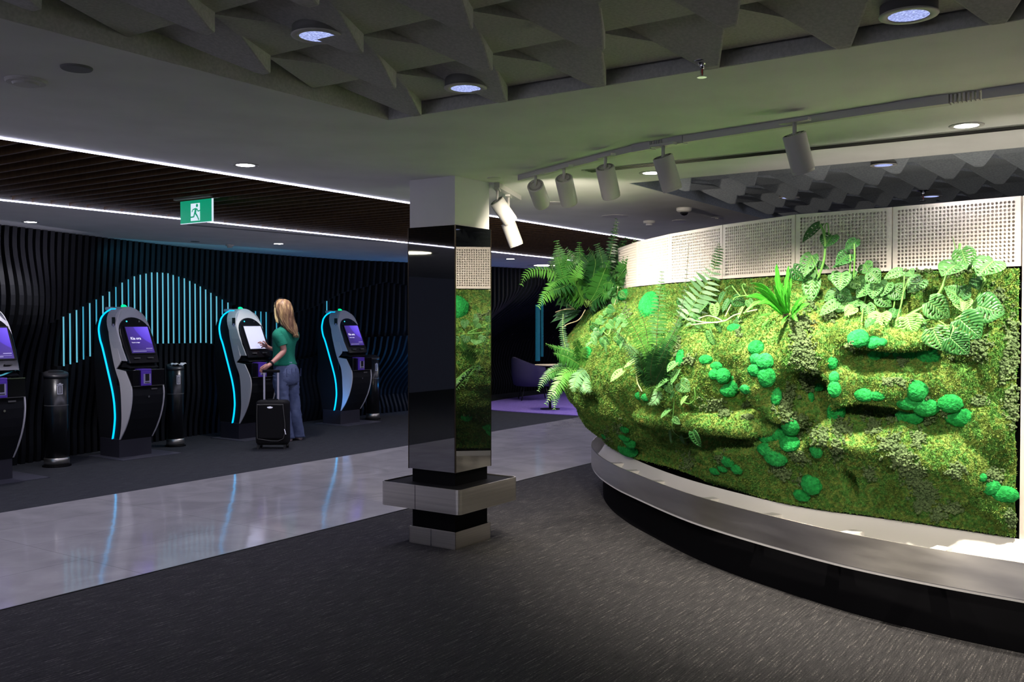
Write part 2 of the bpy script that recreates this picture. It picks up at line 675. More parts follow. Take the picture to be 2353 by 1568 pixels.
def to_px(x, y, z):
    v = Vector((x, y, z - CAMZ))
    d = v.dot(FW)
    return 1176.5 + FPX * v.dot(RT) / d, 784 - FPX * v.dot(UP) / d


back = MB()
xs = [1.0 + 0.3 * i for i in range(61)]
for i in range(len(xs) - 1):
    a, b = xs[i], xs[i + 1]
    ya, yb = max(interp(BOTW, a), interp(TOPW, a)) + 0.34, max(interp(BOTW, b), interp(TOPW, b)) + 0.34
    back.add([(a, ya, 0), (b, yb, 0), (b, yb, H), (a, ya, H)], [(0, 1, 2, 3)])
wb = back.build('wall_back', M['wallback'])
wb['kind'] = 'structure'
fw = thing('fin_wall', 'black wall of curved vertical fins with glowing teal slits behind the kiosks', 'feature wall', (0, 0, 0))
fin_mb = MB()
strips = []
x = 1.6
PIT = 0.094
while x < 18.6:
    N = 26
    front = []
    px = to_px(x, 9.9, 1.4)[0]
    yy = wall_y(x, 1.4)
    zu = ony(px, interp(UPX, px), yy).z
    zl = ony(px, interp(LPX, px), yy).z
    lit = 40 < px < 1000 and x < 12
    zs = list(np.linspace(0.0, H - 0.002, N))
    if lit:
        zs = sorted(zs + [zl - 0.003, zl + 0.003, zu - 0.003, zu + 0.003])
    for z in zs:
        y = wall_y(x, z)
        if lit and zl < z < zu:
            y += 0.07
        front.append((y, z))
    outl = front + [(front[-1][0] + 0.26, H - 0.002), (front[0][0] + 0.26, 0.0)]
    ybk = max(interp(BOTW, x), interp(TOPW, x)) + 0.32
    n = len(front)
    vs = []
    for xx in (x - 0.022, x + 0.022):
        vs += [(xx, y, z) for y, z in front] + [(xx, ybk, z) for y, z in front]
    fs = []
    for k in range(n - 1):
        fs += [(k, k + 1, n + k + 1, n + k), (2 * n + k + 1, 2 * n + k, 3 * n + k, 3 * n + k + 1), (k + 1, k, 2 * n + k, 2 * n + k + 1)]
    fin_mb.add(vs, fs)
    if lit and (84 < px < 770):
        strips.append((x + PIT * 0.5, zl, zu, px))
    x += PIT
fin_mb.build('fins', M['fin'], fw)
rr = random.Random(5)
for (sx, zl, zu, px) in strips:
    y = wall_y(sx, (zl + zu) / 2) + 0.10
    bright = px < 545 and rr.random() < 0.86
    w = 0.003 if bright else 0.002
    if px > 545 and rr.random() < 0.45:
        continue
    y0 = y1 = min(wall_y(sx, zl), wall_y(sx, zu), wall_y(sx, (zl + zu) / 2)) + 0.06
    q = MB()
    q.add([(sx - w, y0, zl), (sx + w, y0, zl), (sx + w, y0 + 0.02, zl), (sx - w, y0 + 0.02, zl),
           (sx - w, y1, zu), (sx + w, y1, zu), (sx + w, y1 + 0.02, zu), (sx - w, y1 + 0.02, zu)],
          [(3, 2, 1, 0), (4, 5, 6, 7), (0, 1, 5, 4), (1, 2, 6, 5), (2, 3, 7, 6), (3, 0, 4, 7)])
    q.build('light_slit', M['tealglow'] if bright else M['tealdim'], fw)


def area_lamp(name, loc, aim, sx, sy, energy, col):
    d = bpy.data.lights.new(name, 'AREA')
    d.shape = 'RECTANGLE'
    d.size = sx
    d.size_y = sy
    d.energy = energy
    d.color = col
    o = bpy.data.objects.new(name, d)
    COL.objects.link(o)
    o.location = loc
    o.rotation_euler = (Vector(aim) - Vector(loc)).to_track_quat('-Z', 'Y').to_euler()
    return o


# lamps without fixtures added before the fin wall (teal and blue wash)
area_lamp('cove_light', (8.9, 9.35, 0.25), (8.9, 10.2, 1.2), 1.4, 0.1, 3, (0.05, 0.35, 1.0))
area_lamp('cove_light', (11.3, 9.15, 0.5), (11.6, 10.0, 1.3), 0.9, 0.1, 8.0, (0.03, 0.35, 1.0))
area_lamp('cove_light', (7.4, 9.2, 2.2), (7.5, 9.95, 1.7), 2.6, 0.1, 3.5, (0.05, 0.5, 0.8))
area_lamp('cove_light', (5.1, 8.7, 2.25), (4.9, 9.2, 1.6), 1.2, 0.1, 2.0, (0.8, 0.75, 1.0))

# tall lit teal fins by the lounge
mbx = MB()
for q_, (a_, b_, w_) in ((1238, (700, 830, .045)), (1248, (620, 820, .012))):
    yy = 9.6
    for _ in range(4):
        yy = min(wall_y(ony(q_, 760, yy).x + dx_, zz_) for dx_ in (-.06, .06) for zz_ in (1.0, 1.4, 1.9)) - 0.05
    pa, pb = ony(q_, a_, yy), ony(q_, b_, yy)
    mbx.box(pa.x - w_, pa.x + w_, yy, yy + .04, pb.z, pa.z)
mbx.build('light_slit', mat('teal_fin_glow', (0, 0.1, 0.15), 0.5, emit=(0.05, 0.30, 0.48), es=0.08), fw)

# ================================================================= KIOSKS
KM = {
    'shell': mat('kiosk_black_shell', (0.012, 0.013, 0.016), 0.6, spec=0.12),
    'gloss': mat('kiosk_gloss_black', (0.006, 0.006, 0.008), 0.15),
    'side': mat('kiosk_grey_white_side', (0.66, 0.65, 0.70), 0.55),
    'cap': mat('kiosk_cap_silver', (0.60, 0.60, 0.68), 0.45),
    'plinth': mat('kiosk_plinth', (0.022, 0.022, 0.034), 0.5),
    'plate': mat('kiosk_floor_plate', (0.13, 0.13, 0.17), 0.45, 0.6),
    'green': mat('green_beacon', (0, 0.5, 0.2), 0.4, emit=(0.0, 1.0, 0.30), es=1.1),
    'purple': mat('purple_reader', (0.075, 0.03, 0.33), 0.45, emit=(0.10, 0.04, 0.55), es=0.10),
    'lilac': mat('lilac_frame', (0.42, 0.40, 0.62), 0.5),
    'text': mat('screen_white_text', (0.9, 0.9, 1), 0.5, emit=(0.85, 0.82, 1), es=0.75),
    'text2': mat('screen_dim_text', (0.5, 0.5, 0.6), 0.5, emit=(0.5, 0.45, 0.8), es=0.5),
    'blank': mat('screen_white_page', (0.5, 0.5, 0.6), 0.3, emit=(0.48, 0.50, 0.78), es=0.6),
    'label': mat('dark_label_print', (0.02, 0.02, 0.02), 0.5),
}


def screen_mat():
    m = mat('screen_purple', (0.02, 0.01, 0.06), 0.2)
    n, l = nodes(m)
    b = n['Principled BSDF']
    tc = n.new('ShaderNodeTexCoord')
    sp = n.new('ShaderNodeSeparateXYZ')
    l.new(tc.outputs['Object'], sp.inputs[0])
    # object coords of the screen: x 0..0.29, z 0..0.30
    def mth(op, a, bb, cc=None):
        q = n.new('ShaderNodeMath')
        q.operation = op
        for i, v in enumerate((a, bb, cc)):
            if v is None:
                continue
            if isinstance(v, (int, float)):
                q.inputs[i].default_value = v
            else:
                l.new(v, q.inputs[i])
        return q.outputs[0]
    # circular sweep of lighter violet from the upper right
    dx = mth('SUBTRACT', sp.outputs[0], 0.42)
    dz = mth('SUBTRACT', sp.outputs[2], 0.40)
    d = mth('SQRT', mth('ADD', mth('MULTIPLY', dx, dx), mth('MULTIPLY', dz, dz)), 0)
    cr = n.new('ShaderNodeValToRGB')
    e = cr.color_ramp.elements
    e[0].position = 0.18
    e[0].color = (0.20, 0.12, 0.95, 1)
    e[1].position = 0.325
    e[1].color = (0.10, 0.055, 0.62, 1)
    x = e.new(0.335)
    x.color = (0.065, 0.035, 0.30, 1)
    x = e.new(0.5)
    x.color = (0.035, 0.022, 0.15, 1)
    l.new(d, cr.inputs[0])
    l.new(cr.outputs[0], b.inputs['Emission Color'])
    b.inputs['Emission Strength'].default_value = 0.85
    return m


KM['screen'] = screen_mat()
KW = 0.40
W_L = [(.04, 1.58), (.12, 1.534), (.17, 1.45), (.178, 1.36), (.165, 1.263), (.125, 1.12), (.08, .985), (.035, .89), (-.01, .803), (-.03, .70),
       (-.037, .595), (-.042, .434), (-.03, .31), (0.0, .199)]
W_R1 = [(-.03, 1.60), (.03, 1.473), (.045, 1.381), (.035, 1.28), (.017, 1.172), (-.035, 1.011)]   # front edge, head part
W_R2 = [(-.11, .931), (-.165, .85), (-.215, .764), (-.225, .67), (-.213, .581), (-.19, .50), (-.157, .417), (-.09, .30), (-.008, .195)]
LEDP = [(.07, 1.585), (.16, 1.582), (.256, 1.548), (.32, 1.50), (.346, 1.455), (.368, 1.37), (.345, 1.26), (.30, 1.168), (.21, .935), (.133, .727),
        (.10, .60), (.09, .52), (.085, .44), (.09, .38), (.105, .29), (.13, .195)]


def kiosk(x0, y0, label, blank=False, cap=None):
    k = thing('check_in_kiosk', label, 'kiosk', (x0, y0, 0), 0, 'self service check in kiosks along the fin wall')
    # shell: extruded side outline
    FT = [(.19, 0), (.30, -.08), (.417, -.147), (.5, -.18), (.581, -.203), (.67, -.215), (.764, -.205), (.86, -.16), (.945, -.10), (.952, .075), (1.02, -.03),
          (1.17, .03), (1.38, .13), (1.47, .17), (1.56, .21), (1.615, .235)]
    BT = [(.19, .37), (.5, .42), (.85, .455), (1.12, .465), (1.32, .458), (1.45, .43), (1.53, .37), (1.58, .30), (1.615, .20)]

    def kz(z):
        return max(0.06, math.sqrt(max(0.0, 1 - max(0.0, (z - 1.34) / 0.275) ** 2.2)))

    def warp(x, y, z, q=1.35):
        x2 = KW / 2 + (x - KW / 2) * kz(z)
        return (x2, y + q * abs(x2 - x), z)
    zz = sorted(set([z for z, _ in FT] + [z for z, _ in BT] + list(np.linspace(1.30, 1.613, 16))))
    rg_ = []
    for z in zz:
        f_, b_ = interp(FT, z), interp(BT, z)
        rg_.append([warp(.012, f_, z, 0), warp(KW - .012, f_, z, 0), warp(KW - .012, b_, z, .5), warp(.012, b_, z, .5)])
    MB().rings(rg_).build('shell', KM['shell'], k)
    # side cheeks in pale grey
    wl = [tuple(p[:2]) for p in catmull([(a, b, 0) for a, b in W_L], 3)]
    wr = [tuple(p[:2]) for p in catmull([(a, b, 0) for a, b in W_R1], 3)]
    wr2 = [tuple(p[:2]) for p in catmull([(a, b, 0) for a, b in W_R2], 3)]
    cheek = wl[::-1] + wr + [(.075, .952), (.0, .948)] + wr2
    for xx in (0.0, KW - 0.012):
        c = MB()
        # strip fill between left and right borders (robust for the concave outline)
        L = wl
        def rx(z):
            if z > 0.95:
                return interp([(b, a) for a, b in sorted([(p[0], p[1]) for p in wr], key=lambda q: q[1])], z)
            return interp([(b, a) for a, b in sorted([(p[0], p[1]) for p in wr2], key=lambda q: q[1])], z)
        zs = [b for a, b in L]
        zs = sorted(set([round(z, 4) for z in zs] + [0.9505, 0.93, 1.0, 0.764, 0.67] + [1.38, 1.42, 1.48, 1.51, 1.56]))
        def lx(z):
            return interp([(b, a) for a, b in sorted([(p[0], p[1]) for p in L], key=lambda q: q[1])], z)
        rows = []
        for z in zs:
            r = rx(z)
            if 0.935 < z < 1.02:
                r = -.035 + (1.02 - z) / 0.085 * 0.10
            rows.append((min(r, lx(z) - 0.004), lx(z), z))
        vs = []
        for (r, l_, z) in rows:
            vs += [warp(xx, r, z), warp(xx, l_, z), warp(xx + 0.012, l_, z), warp(xx + 0.012, r, z)]
        fs = []
        for i in range(len(rows) - 1):
            b = i * 4
            for q in range(4):
                q2 = (q + 1) % 4
                fs.append((b + q, b + q2, b + 4 + q2, b + 4 + q))
        c.add(vs, fs)
        c.build('side_cheek', KM['side'], k)
    # led lines
    lp = catmull([(0, a, b) for a, b in LEDP], 4)
    for xx in (0.008, KW - 0.008):
        MB().tube([warp(xx, p[1], p[2]) for p in lp], 0.011, 8).build('led_strip', M['cyan'], k, True)
    # head housing: arch outline in x-z, sheared with the tilt
    def ty(z):
        return -0.10 + (z - 1.12) * 0.46
    cx = KW / 2
    def arch(hw, zt, zb, n=18, spring=1.38):
        pts = [(cx - hw * 0.93, zb), (cx - hw, spring - 0.12)]
        for i in range(n + 1):
            a = PI - PI * i / n
            pts.append((cx + hw * math.cos(a), spring + (zt - spring) * math.sin(a) ** 0.9 if 0 < i < n else spring))
        pts += [(cx + hw, spring - 0.12), (cx + hw * 0.93, zb)]
        return pts
    def archmesh(hw, zt, zb, d0, d1, spring=1.36, shrink=0.96):
        a = arch(hw, zt, zb, spring=spring)
        m = MB()
        r0 = [(cx + (x - cx) * shrink, ty(z) + d0, z) for x, z in a]
        r1 = [(x, ty(z) + d0 + 0.015, z) for x, z in a]
        r2 = [(x, ty(z) + d1, z) for x, z in a]
        m.rings([r0, r1, r2])
        return m
    archmesh(0.205, 1.615, 1.035, 0.0, 0.17).build('head_cap', cap or KM['cap'], k, bevel=0.004)
    archmesh(0.197, 1.50, 1.01, -0.018, 0.05, spring=1.30).build('head_housing', KM['gloss'], k, bevel=0.006)
    # screen
    tilt = math.atan(0.46)
    sx0, sx1, sz0, sz1 = 0.075, 0.352, 1.115, 1.395
    so = MB().box(0, sx1 - sx0, -0.004, 0.004, 0, (sz1 - sz0) / math.cos(tilt)).build('screen', KM['blank'] if blank else KM['screen'], k)
    so.location = (sx0, ty(sz0) - 0.021, sz0)
    so.rotation_euler = (-tilt, 0, 0)
    fr = MB()
    w, h = sx1 - sx0, (sz1 - sz0) / math.cos(tilt)
    t = 0.012
    fr.box(-t, 0, -.008, .006, -t, h + t).box(w, w + t, -.008, .006, -t, h + t).box(0, w, -.008, .006, -t, 0).box(0, w, -.008, .006, h, h + t)
    fo = fr.build('screen_frame', KM['shell'], k)
    fo.location = so.location
    fo.rotation_euler = so.rotation_euler
    if not blank:
        text_mesh('Kia ora', 'screen_text', 0.042, KM['text'], so, (0.03, -0.006, 0.158), (PI / 2, 0, 0), True)
        text_mesh('Touch to begin', 'screen_text', 0.016, KM['text'], so, (0.03, -0.006, 0.118), (PI / 2, 0, 0))
        MB().box(0.185, 0.262, -.0055, -.004, 0.050, 0.055).build('screen_mark', KM['text2'], so)
        MB().box(0.02, 0.18, -.0055, -.004, 0.018, 0.021).box(0.02, 0.26, -.0055, -.004, 0.032, 0.033).build('screen_bar', KM['text2'], so)
    else:
        MB().box(0.02, 0.07, -.0055, -.004, 0.278, 0.282).build('screen_mark', KM['text2'], so)
    # camera dots over the screen
    zc = 1.455
    MB().tube([(0.12, ty(zc) - 0.024, zc), (0.12, ty(zc) - 0.012, zc)], 0.008, 10).build('camera_lens', mat_get('kiosk_teal_dot', (0, .3, .4), (0.05, 0.75, 0.9), 1.0), k)
    MB().tube([(0.27, ty(zc) - 0.024, zc), (0.27, ty(zc) - 0.012, zc)], 0.011, 10).build('camera_lens', M['chrome'], k)
    # chin bracket and scanner beneath the head
    MB().prism([(-.05, 1.04), (.10, 1.06), (.12, .97), (.02, .965), (-.10, .965), (-.16, .952), (-.17, .965), (-.10, 1.0)], 0.03, KW - 0.03, 'x').build('scanner_shelf', KM['shell'], k, bevel=0.004)
    MB().box(0.09, 0.15, -0.165, -0.13, 1.06, 1.072).box(0.25, 0.31, -0.165, -0.13, 1.06, 1.072).build('scanner_grip', M['darkgrey'], k)
    # counter box
    MB().box(0.008, KW - 0.008, -0.235, 0.05, 0.772, 0.945).build('printer_box', KM['gloss'], k, bevel=0.006)
    MB().box(0.05, KW - 0.012, -0.238, -0.22, 0.938, 0.946).build('counter_trim', M['chrome'], k)
    MB().box(0.02, KW - 0.012, -0.237, -0.22, 0.769, 0.773).build('drawer_gap', M['darkgrey'], k)
    cr = MB().box(0.10, 0.215, -0.262, -0.236, 0.775, 0.93).box(0.10, 0.215, -0.262, -0.13, 0.93, 0.952).build('card_reader', KM['purple'], k, bevel=0.005)
    MB().box(0.118, 0.20, -0.266, -0.262, 0.798, 0.90).build('reader_bezel', KM['lilac'], cr)
    MB().box(0.136, 0.182, -0.269, -0.266, 0.826, 0.90).build('reader_slot', M['slot'], cr)
    MB().box(0.130, 0.188, -0.2675, -0.266, 0.804, 0.812).build('reader_print', KM['label'], cr)
    MB().box(0.24, 0.31, -0.2225, -0.216, 0.728, 0.742).build('name_plate', M['darkgrey'], k)
    MB().tube([(0.20, -0.235, 0.655), (0.20, -0.212, 0.655)], 0.011, 12).build('lock', M['chrome'], k)
    # label panel on the cheek
    lb = MB().box(-0.002, 0.0, 0.055, 0.115, 1.36, 1.50).build('side_label', KM['label'], k)
    MB().box(-0.003, -0.002, 0.068, 0.100, 1.375, 1.43).build('label_picture', KM['lilac'], lb)
    # beacon, plinth, plate
    bc = MB().lathe([(0.0, 0.02), (0.022, 0.016), (0.034, 0.006), (0.036, 0.0)], 18).build('beacon_light', KM['green'], k, True)
    bc.location = (0.2, 0.195, 1.612)
    bc.rotation_euler = (math.radians(40), 0, 0)
    MB().box(0.10, 0.30, 0.30, 0.40, 1.575, 1.612).build('top_hinge', KM['cap'], k, bevel=0.01)
    MB().prism([(0.0, 0.0), (KW - .01, 0.0), (KW - .01, .35), (0.0, .35)], 0.004, 0.20, 'z').build('plinth', KM['plinth'], k, bevel=0.003)
    MB().box(-0.10, 0.62, -0.22, 0.42, 0.0005, 0.006).build('floor_plate', KM['plate'], k)
    return k


def mat_get(name, col, e, s):
    return bpy.data.materials.get(name) or mat(name, col, 0.3, emit=e, es=s)


kb = kiosk(7.75, 9.33, 'check in kiosk with a blank white screen, used by the woman in the green top', blank=True,
           cap=mat('kiosk_cap_white', (0.72, 0.72, 0.72), 0.4))
ka = kiosk(5.97, 9.10, 'check in kiosk with purple screen, left of the woman, between two black bins')
kc = copy_tree(ka)
kc.location = (9.67, 9.49, 0)
kc['label'] = 'farthest check in kiosk, purple screen, just left of the mirrored column'
k0 = copy_tree(ka)
k0.location = (4.24, 8.72, 0)
k0['label'] = 'check in kiosk with purple screen cut off by the left edge of the picture'

# ---- waste bins
BINM = mat('bin_black', (0.008, 0.009, 0.011), 0.28)
ICON = mat('bin_icon_white', (0.7, 0.7, 0.8), 0.5)


def bin_(x, y, label, s=1.0):
    t = thing('waste_bin', label, 'bin', (x, y, 0), math.radians(-20), 'black round waste bins beside the kiosks')
    t.scale = (s, s, 1)
    MB().lathe([(0.112, 0.07), (0.112, 0.90)], 32).build('body', BINM, t, True)
    MB().lathe([(0.113, 0.61), (0.1135, 0.612), (0.1135, 0.617), (0.113, 0.619)], 32).build('seam_band', M['darkgrey'], t)
    MB().lathe([(0.118, 0.012), (0.118, 0.085), (0.112, 0.09)], 32).build('base_ring', M['steel'], t, True)
    MB().lathe([(0.135, 0.0), (0.135, 0.010), (0.118, 0.014)], 32).build('foot', M['black'], t, True)
    n = 32
    m = MB()
    r0 = [(0.115 * math.cos(2 * PI * k / n), 0.115 * math.sin(2 * PI * k / n), 0.89) for k in range(n)]
    r1 = [(p[0], p[1], 0.915 + p[1] * 0.22 + 0.02) for p in r0]
    r2 = [(p[0] * 0.8, p[1] * 0.8, 0.925 + p[1] * 0.22 * 0.8 + 0.02) for p in r0]
    m.rings([r0, r1, r2])
    ld = m.build('lid', mat_get2('bin_lid', (0.03, 0.03, 0.035), 0.35), t, True)
    q = MB().box(-0.07, 0.07, -0.008, 0.008, 0.0, 0.006).build('lid_slot', M['slot'], ld)
    q.location = (0, 0, 0.945)
    q.rotation_euler = (math.radians(12), 0, 0)
    # bin icon facing the viewer
    ic = MB()
    a0 = math.radians(-90 + 8)
    def cp(u, z, r=0.1125):
        a = a0 + u / 0.112
        return (r * math.cos(a), r * math.sin(a), z)
    def patch(u0, u1, z0, z1):
        ns = 4
        vs = []
        for i in range(ns + 1):
            u = u0 + (u1 - u0) * i / ns
            vs += [cp(u, z0, 0.1122), cp(u, z1, 0.1122), cp(u, z1, 0.1135), cp(u, z0, 0.1135)]
        fs = []
        for i in range(ns):
            b = 4 * i
            for k in range(4):
                fs.append((b + k, b + (k + 1) % 4, b + 4 + (k + 1) % 4, b + 4 + k))
        ic.add(vs, fs)
    patch(-.030, .030, .822, .830)
    patch(-.010, .010, .832, .840)
    patch(-.026, -.019, .735, .815)
    patch(.019, .026, .735, .815)
    patch(-.026, .026, .728, .736)
    patch(-.026, .026, .810, .817)
    for u in (-.010, .0, .010):
        patch(u - .002, u + .002, .742, .806)
    ic.build('icon', ICON, t)
    return t


def mat_get2(name, col, r):
    return bpy.data.materials.get(name) or mat(name, col, r)


b0 = bin_(5.30, 9.14, 'nearest black round bin, at far left between the cut off kiosk and the next one')
b1 = copy_tree(b0)
b1.location = (6.93, 9.46, 0)
b1.scale = (0.86, 0.86, 1)
b1['label'] = 'black round bin with crumpled white tissue on its lid, right of the second kiosk'
b2 = copy_tree(b1)
b2.location = (8.72, 9.66, 0)
b2['label'] = 'black round bin mostly hidden behind the woman'
b3 = copy_tree(b1)
b3.location = (10.50, 9.64, 0)
b3['label'] = 'farthest black round bin, right of the kiosk next to the column'
# crumpled tissue on the second bin
m = MB()
rr = random.Random(3)
pts = []
for i in range(9):
    for j in range(9):
        pts.append((-0.075 + i * 0.019, -0.05 + j * 0.0125, 0.955 + 0.022 * rr.random() + 0.012 * math.sin(i)))
m.add(pts, [(i * 9 + j, i * 9 + j + 1, (i + 1) * 9 + j + 1, (i + 1) * 9 + j) for i in range(8) for j in range(8)])
o = m.build('tissue', mat('white_tissue', (0.7, 0.7, 0.75), 0.8), None, True)
o.location = (6.96, 9.44, -0.012)
sm = o.modifiers.new('solid', 'SOLIDIFY')
sm.thickness = 0.003
tag(o, 'crumpled white tissue lying on the lid of the second bin', 'tissue')
# luggage tag strip lying on the left kiosk counter
m = MB()
pp = catmull([(-0.02, -0.16, .955), (0.07, -0.20, .965), (0.16, -0.17, .985), (0.30, -0.05, 1.005), (.36, 0.0, 1.0)], 5)
vs = []
for p in pp:
    vs += [(p.x, p.y - 0.012, p.z), (p.x, p.y + 0.012, p.z + 0.008)]
m.add(vs, [(2 * i, 2 * i + 1, 2 * i + 3, 2 * i + 2) for i in range(len(pp) - 1)])
o = m.build('baggage_tag', mat('tag_teal_white', (0.05, 0.42, 0.5), 0.5))
o.location = (4.24 + 0.1, 8.72, 0.0)
sm = o.modifiers.new('solid', 'SOLIDIFY')
sm.thickness = 0.002
tag(o, 'curled teal and white paper baggage tag strip on the cut off kiosk counter', 'baggage tag')
o = None
# ================================================================= COLUMN
CX0, CY0, CS = 4.76, 3.67, 0.375
col = thing('square_column', 'square column, pale at the top, black mirror cladding below, steel bumper band near the floor', 'column',
            (CX0 + CS / 2, CY0 + CS / 2, 0))


def cbox(mb, inset, z0, z1):
    h = CS / 2 - inset
    return mb.box(-h, h, -h, h, z0, z1)


cbox(MB(), 0.002, 2.05, H).build('plaster_top', mat('column_pale_paint', (0.62, 0.61, 0.60), 0.7), col)
cbox(MB(), 0.012, 0.0, 2.052).build('core', M['black'], col)
h = CS / 2 + 0.008
for nm, a in (('front', 0), ('side', 1), ('b', 2), ('c', 3)):
    p = MB().box(-h + 0.006, h - 0.006, -h, -h + 0.012, 0.492, 2.062).build('mirror_panel', M['glass_black'], col)
    p.rotation_euler = (0, 0, a * PI / 2)
    e = MB().box(-h, -h + 0.008, -h, -h + 0.008, 0.49, 2.064).build('edge_trim', M['bronze'], col)
    e.rotation_euler = (0, 0, a * PI / 2)
# bumper ring
hb = CS / 2 + 0.135
def rrect(hw, r, n=6):
    pts = []
    for cx, cy, a0 in ((hw - r, hw - r, 0), (-hw + r, hw - r, 90), (-hw + r, -hw + r, 180), (hw - r, -hw + r, 270)):
        for k in range(n + 1):
            a = math.radians(a0 + 90 * k / n)
            pts.append((cx + r * math.cos(a), cy + r * math.sin(a)))
    return pts


ro = rrect(hb, 0.03)
ri = [(a * 0.975, b * 0.975) for a, b in ro]
m = MB()
m.rings([[(a, b, 0.258) for a, b in ro], [(a, b, 0.412) for a, b in ro], [(a, b, 0.412) for a, b in ri], [(a, b, 0.258) for a, b in ri],
         [(a, b, 0.258) for a, b in ro]], cap=False)
bo = m.build('bumper_band', M['steel'], col)
MB().box(-hb - 0.0012, -hb + 0.001, 0.03, 0.033, 0.258, 0.412).build('seam', M['slot'], bo)
MB().prism([(a * 0.97, b * 0.97) for a, b in ro], 0.392, 0.404, 'z').build('bumper_top', M['black'], col)
MB().prism([(a * 0.97, b * 0.97) for a, b in ro], 0.262, 0.27, 'z').build('bumper_underside', M['black'], col)
q = CS / 2 + 0.004
for a in range(4):
    p = MB().box(-q, q, -q, -q + 0.004, 0.0, 0.112).build('kick_plate', M['steel'], col, bevel=0.001)
    p.rotation_euler = (0, 0, a * PI / 2)
MB().box(-q - 0.003, -q, 0.002, 0.01, 0.0, 0.111).build('kick_joint', M['chrome'], col)

# ================================================================= DISPLAY ISLAND
BASE = [(4.86, -1.3), (4.88, -0.7), (4.93, -0.05), (5.0, .53), (5.11, 1.12), (5.19, 1.62), (5.46, 2.14), (5.80, 2.63), (6.25, 3.13), (6.68, 3.53), (7.10, 3.84),
        (7.5, 4.0), (8.0, 4.0), (8.5, 3.72), (8.82, 3.2), (8.95, 2.4), (9.0, 0), (9.0, -1.3)]
bc = catmull([(a, b, 0) for a, b in BASE], 14)
bc = [p.xy for p in bc]
# resample by arc length
cum = [0.0]
for i in range(1, len(bc)):
    cum.append(cum[-1] + (bc[i] - bc[i - 1]).length)
BL = cum[-1]
SX = np.array(cum)
PX_ = np.array([p.x for p in bc])
PY_ = np.array([p.y for p in bc])


def cpos(s):
    return float(np.interp(s, SX, PX_)), float(np.interp(s, SX, PY_))


def cframe(s, sm=0.12):
    a, b = cpos(max(s - sm, 0)), cpos(min(s + sm, BL))
    t = Vector((b[0] - a[0], b[1] - a[1])).normalized()
    p = cpos(s)
    return Vector(p), Vector((-t.y, t.x))


def s_of_y(y):
    i = int(np.argmin(np.abs(PY_[:140] - y)))
    return float(SX[i])


S0 = s_of_y(0.53)                  # moss starts at the tall panel
isl = thing('display_island', 'curved white island with perforated panels and a long steel bumper rail under the moss wall', 'display island', (6.5, 1.5, 0))
IL = Vector((6.5, 1.5, 0))


def sweep(off, z0, z1, th=0.01, s0=0.0, s1=None, step=0.06, outs=None):
    s1 = s1 or BL
    n = int((s1 - s0) / step)
    A, B, C, D = [], [], [], []
    rows = []
    for i in range(n + 1):
        s = s0 + (s1 - s0) * i / n
        p, nn = cframe(s, 0.2)
        o = outs(s) if outs else off
        a = p + nn * o
        b = p + nn * (o - th)
        rows.append([(a.x - IL.x, a.y - IL.y, z0), (a.x - IL.x, a.y - IL.y, z1), (b.x - IL.x, b.y - IL.y, z1), (b.x - IL.x, b.y - IL.y, z0)])
    return MB().rings(rows)


ur = []
for i in range(121):
    p_, n_ = cframe(BL * i / 120, 0.2)
    q_ = [p_ + n_ * o_ for o_ in (0.0, 0.13, 0.11, -0.02)]
    ur.append([(q_[0].x - IL.x, q_[0].y - IL.y, 0.432), (q_[1].x - IL.x, q_[1].y - IL.y, 0.24), (q_[2].x - IL.x, q_[2].y - IL.y, 0.22), (q_[3].x - IL.x, q_[3].y - IL.y, 0.42)])
MB().rings(ur).build('white_upstand', M['white'], isl)
sweep(0.0, 0.0, 0.21, 0.02, outs=lambda s: -0.02).build('black_plinth', M['black'], isl)
# rail outer curve measured independently
RAIL = [(4.42, -1.3), (4.47, -0.7), (4.51, -0.1), (4.56, .46), (4.65, 0.98), (4.82, 1.47), (5.24, 2.25), (5.82, 2.97), (6.12, 3.29), (6.45, 3.58), (6.85, 3.86), (7.3, 4.09), (7.8, 4.24), (8.3, 4.15),
        (8.75, 3.85), (9.1, 3.3), (9.25, 2.4), (9.3, 0), (9.3, -1.3)]
rc = catmull([(a, b, 0) for a, b in RAIL], 10)
rows = []
rows2 = []
lip = []
pl = []
for i, p in enumerate(rc):
    t = (rc[min(i + 1, len(rc) - 1)] - rc[max(i - 1, 0)]).normalized()
    nn = Vector((-t.y, t.x, 0))
    a, b = p, p - nn * 0.006
    rows.append([(a.x - IL.x, a.y - IL.y, 0.262), (a.x - IL.x, a.y - IL.y, 0.42), (b.x - IL.x, b.y - IL.y, 0.42), (b.x - IL.x, b.y - IL.y, 0.262)])
    c, d = p - nn * 0.006, p - nn * 0.012
    lip.append([(c.x - IL.x, c.y - IL.y, 0.247), (c.x - IL.x, c.y - IL.y, 0.262), (d.x - IL.x, d.y - IL.y, 0.262), (d.x - IL.x, d.y - IL.y, 0.247)])
    e, f = p - nn * 0.10, p - nn * 0.13
    pl.append([(e.x - IL.x, e.y - IL.y, 0.0), (e.x - IL.x, e.y - IL.y, 0.245), (f.x - IL.x, f.y - IL.y, 0.245), (f.x - IL.x, f.y - IL.y, 0.0)])
rail = MB().rings(rows).build('bumper_rail', M['steelrail'], isl, True)
em = rail.modifiers.new('es', 'EDGE_SPLIT')
em.split_angle = math.radians(40)
MB().rings(lip).build('lower_lip', M['white'], isl)
MB().rings(pl).build('black_skirt', mat('skirt_black', (0.003, 0.003, 0.004), 0.8, spec=0.05), isl)
BRK = []
for px_ in (1384, 1414, 1476, 1578, 1716, 1892, 2130):
    BRK.append(min((abs(to_px(rc[k].x, rc[k].y, 0.42)[0] - px_), k) for k in range(12, 104))[1])
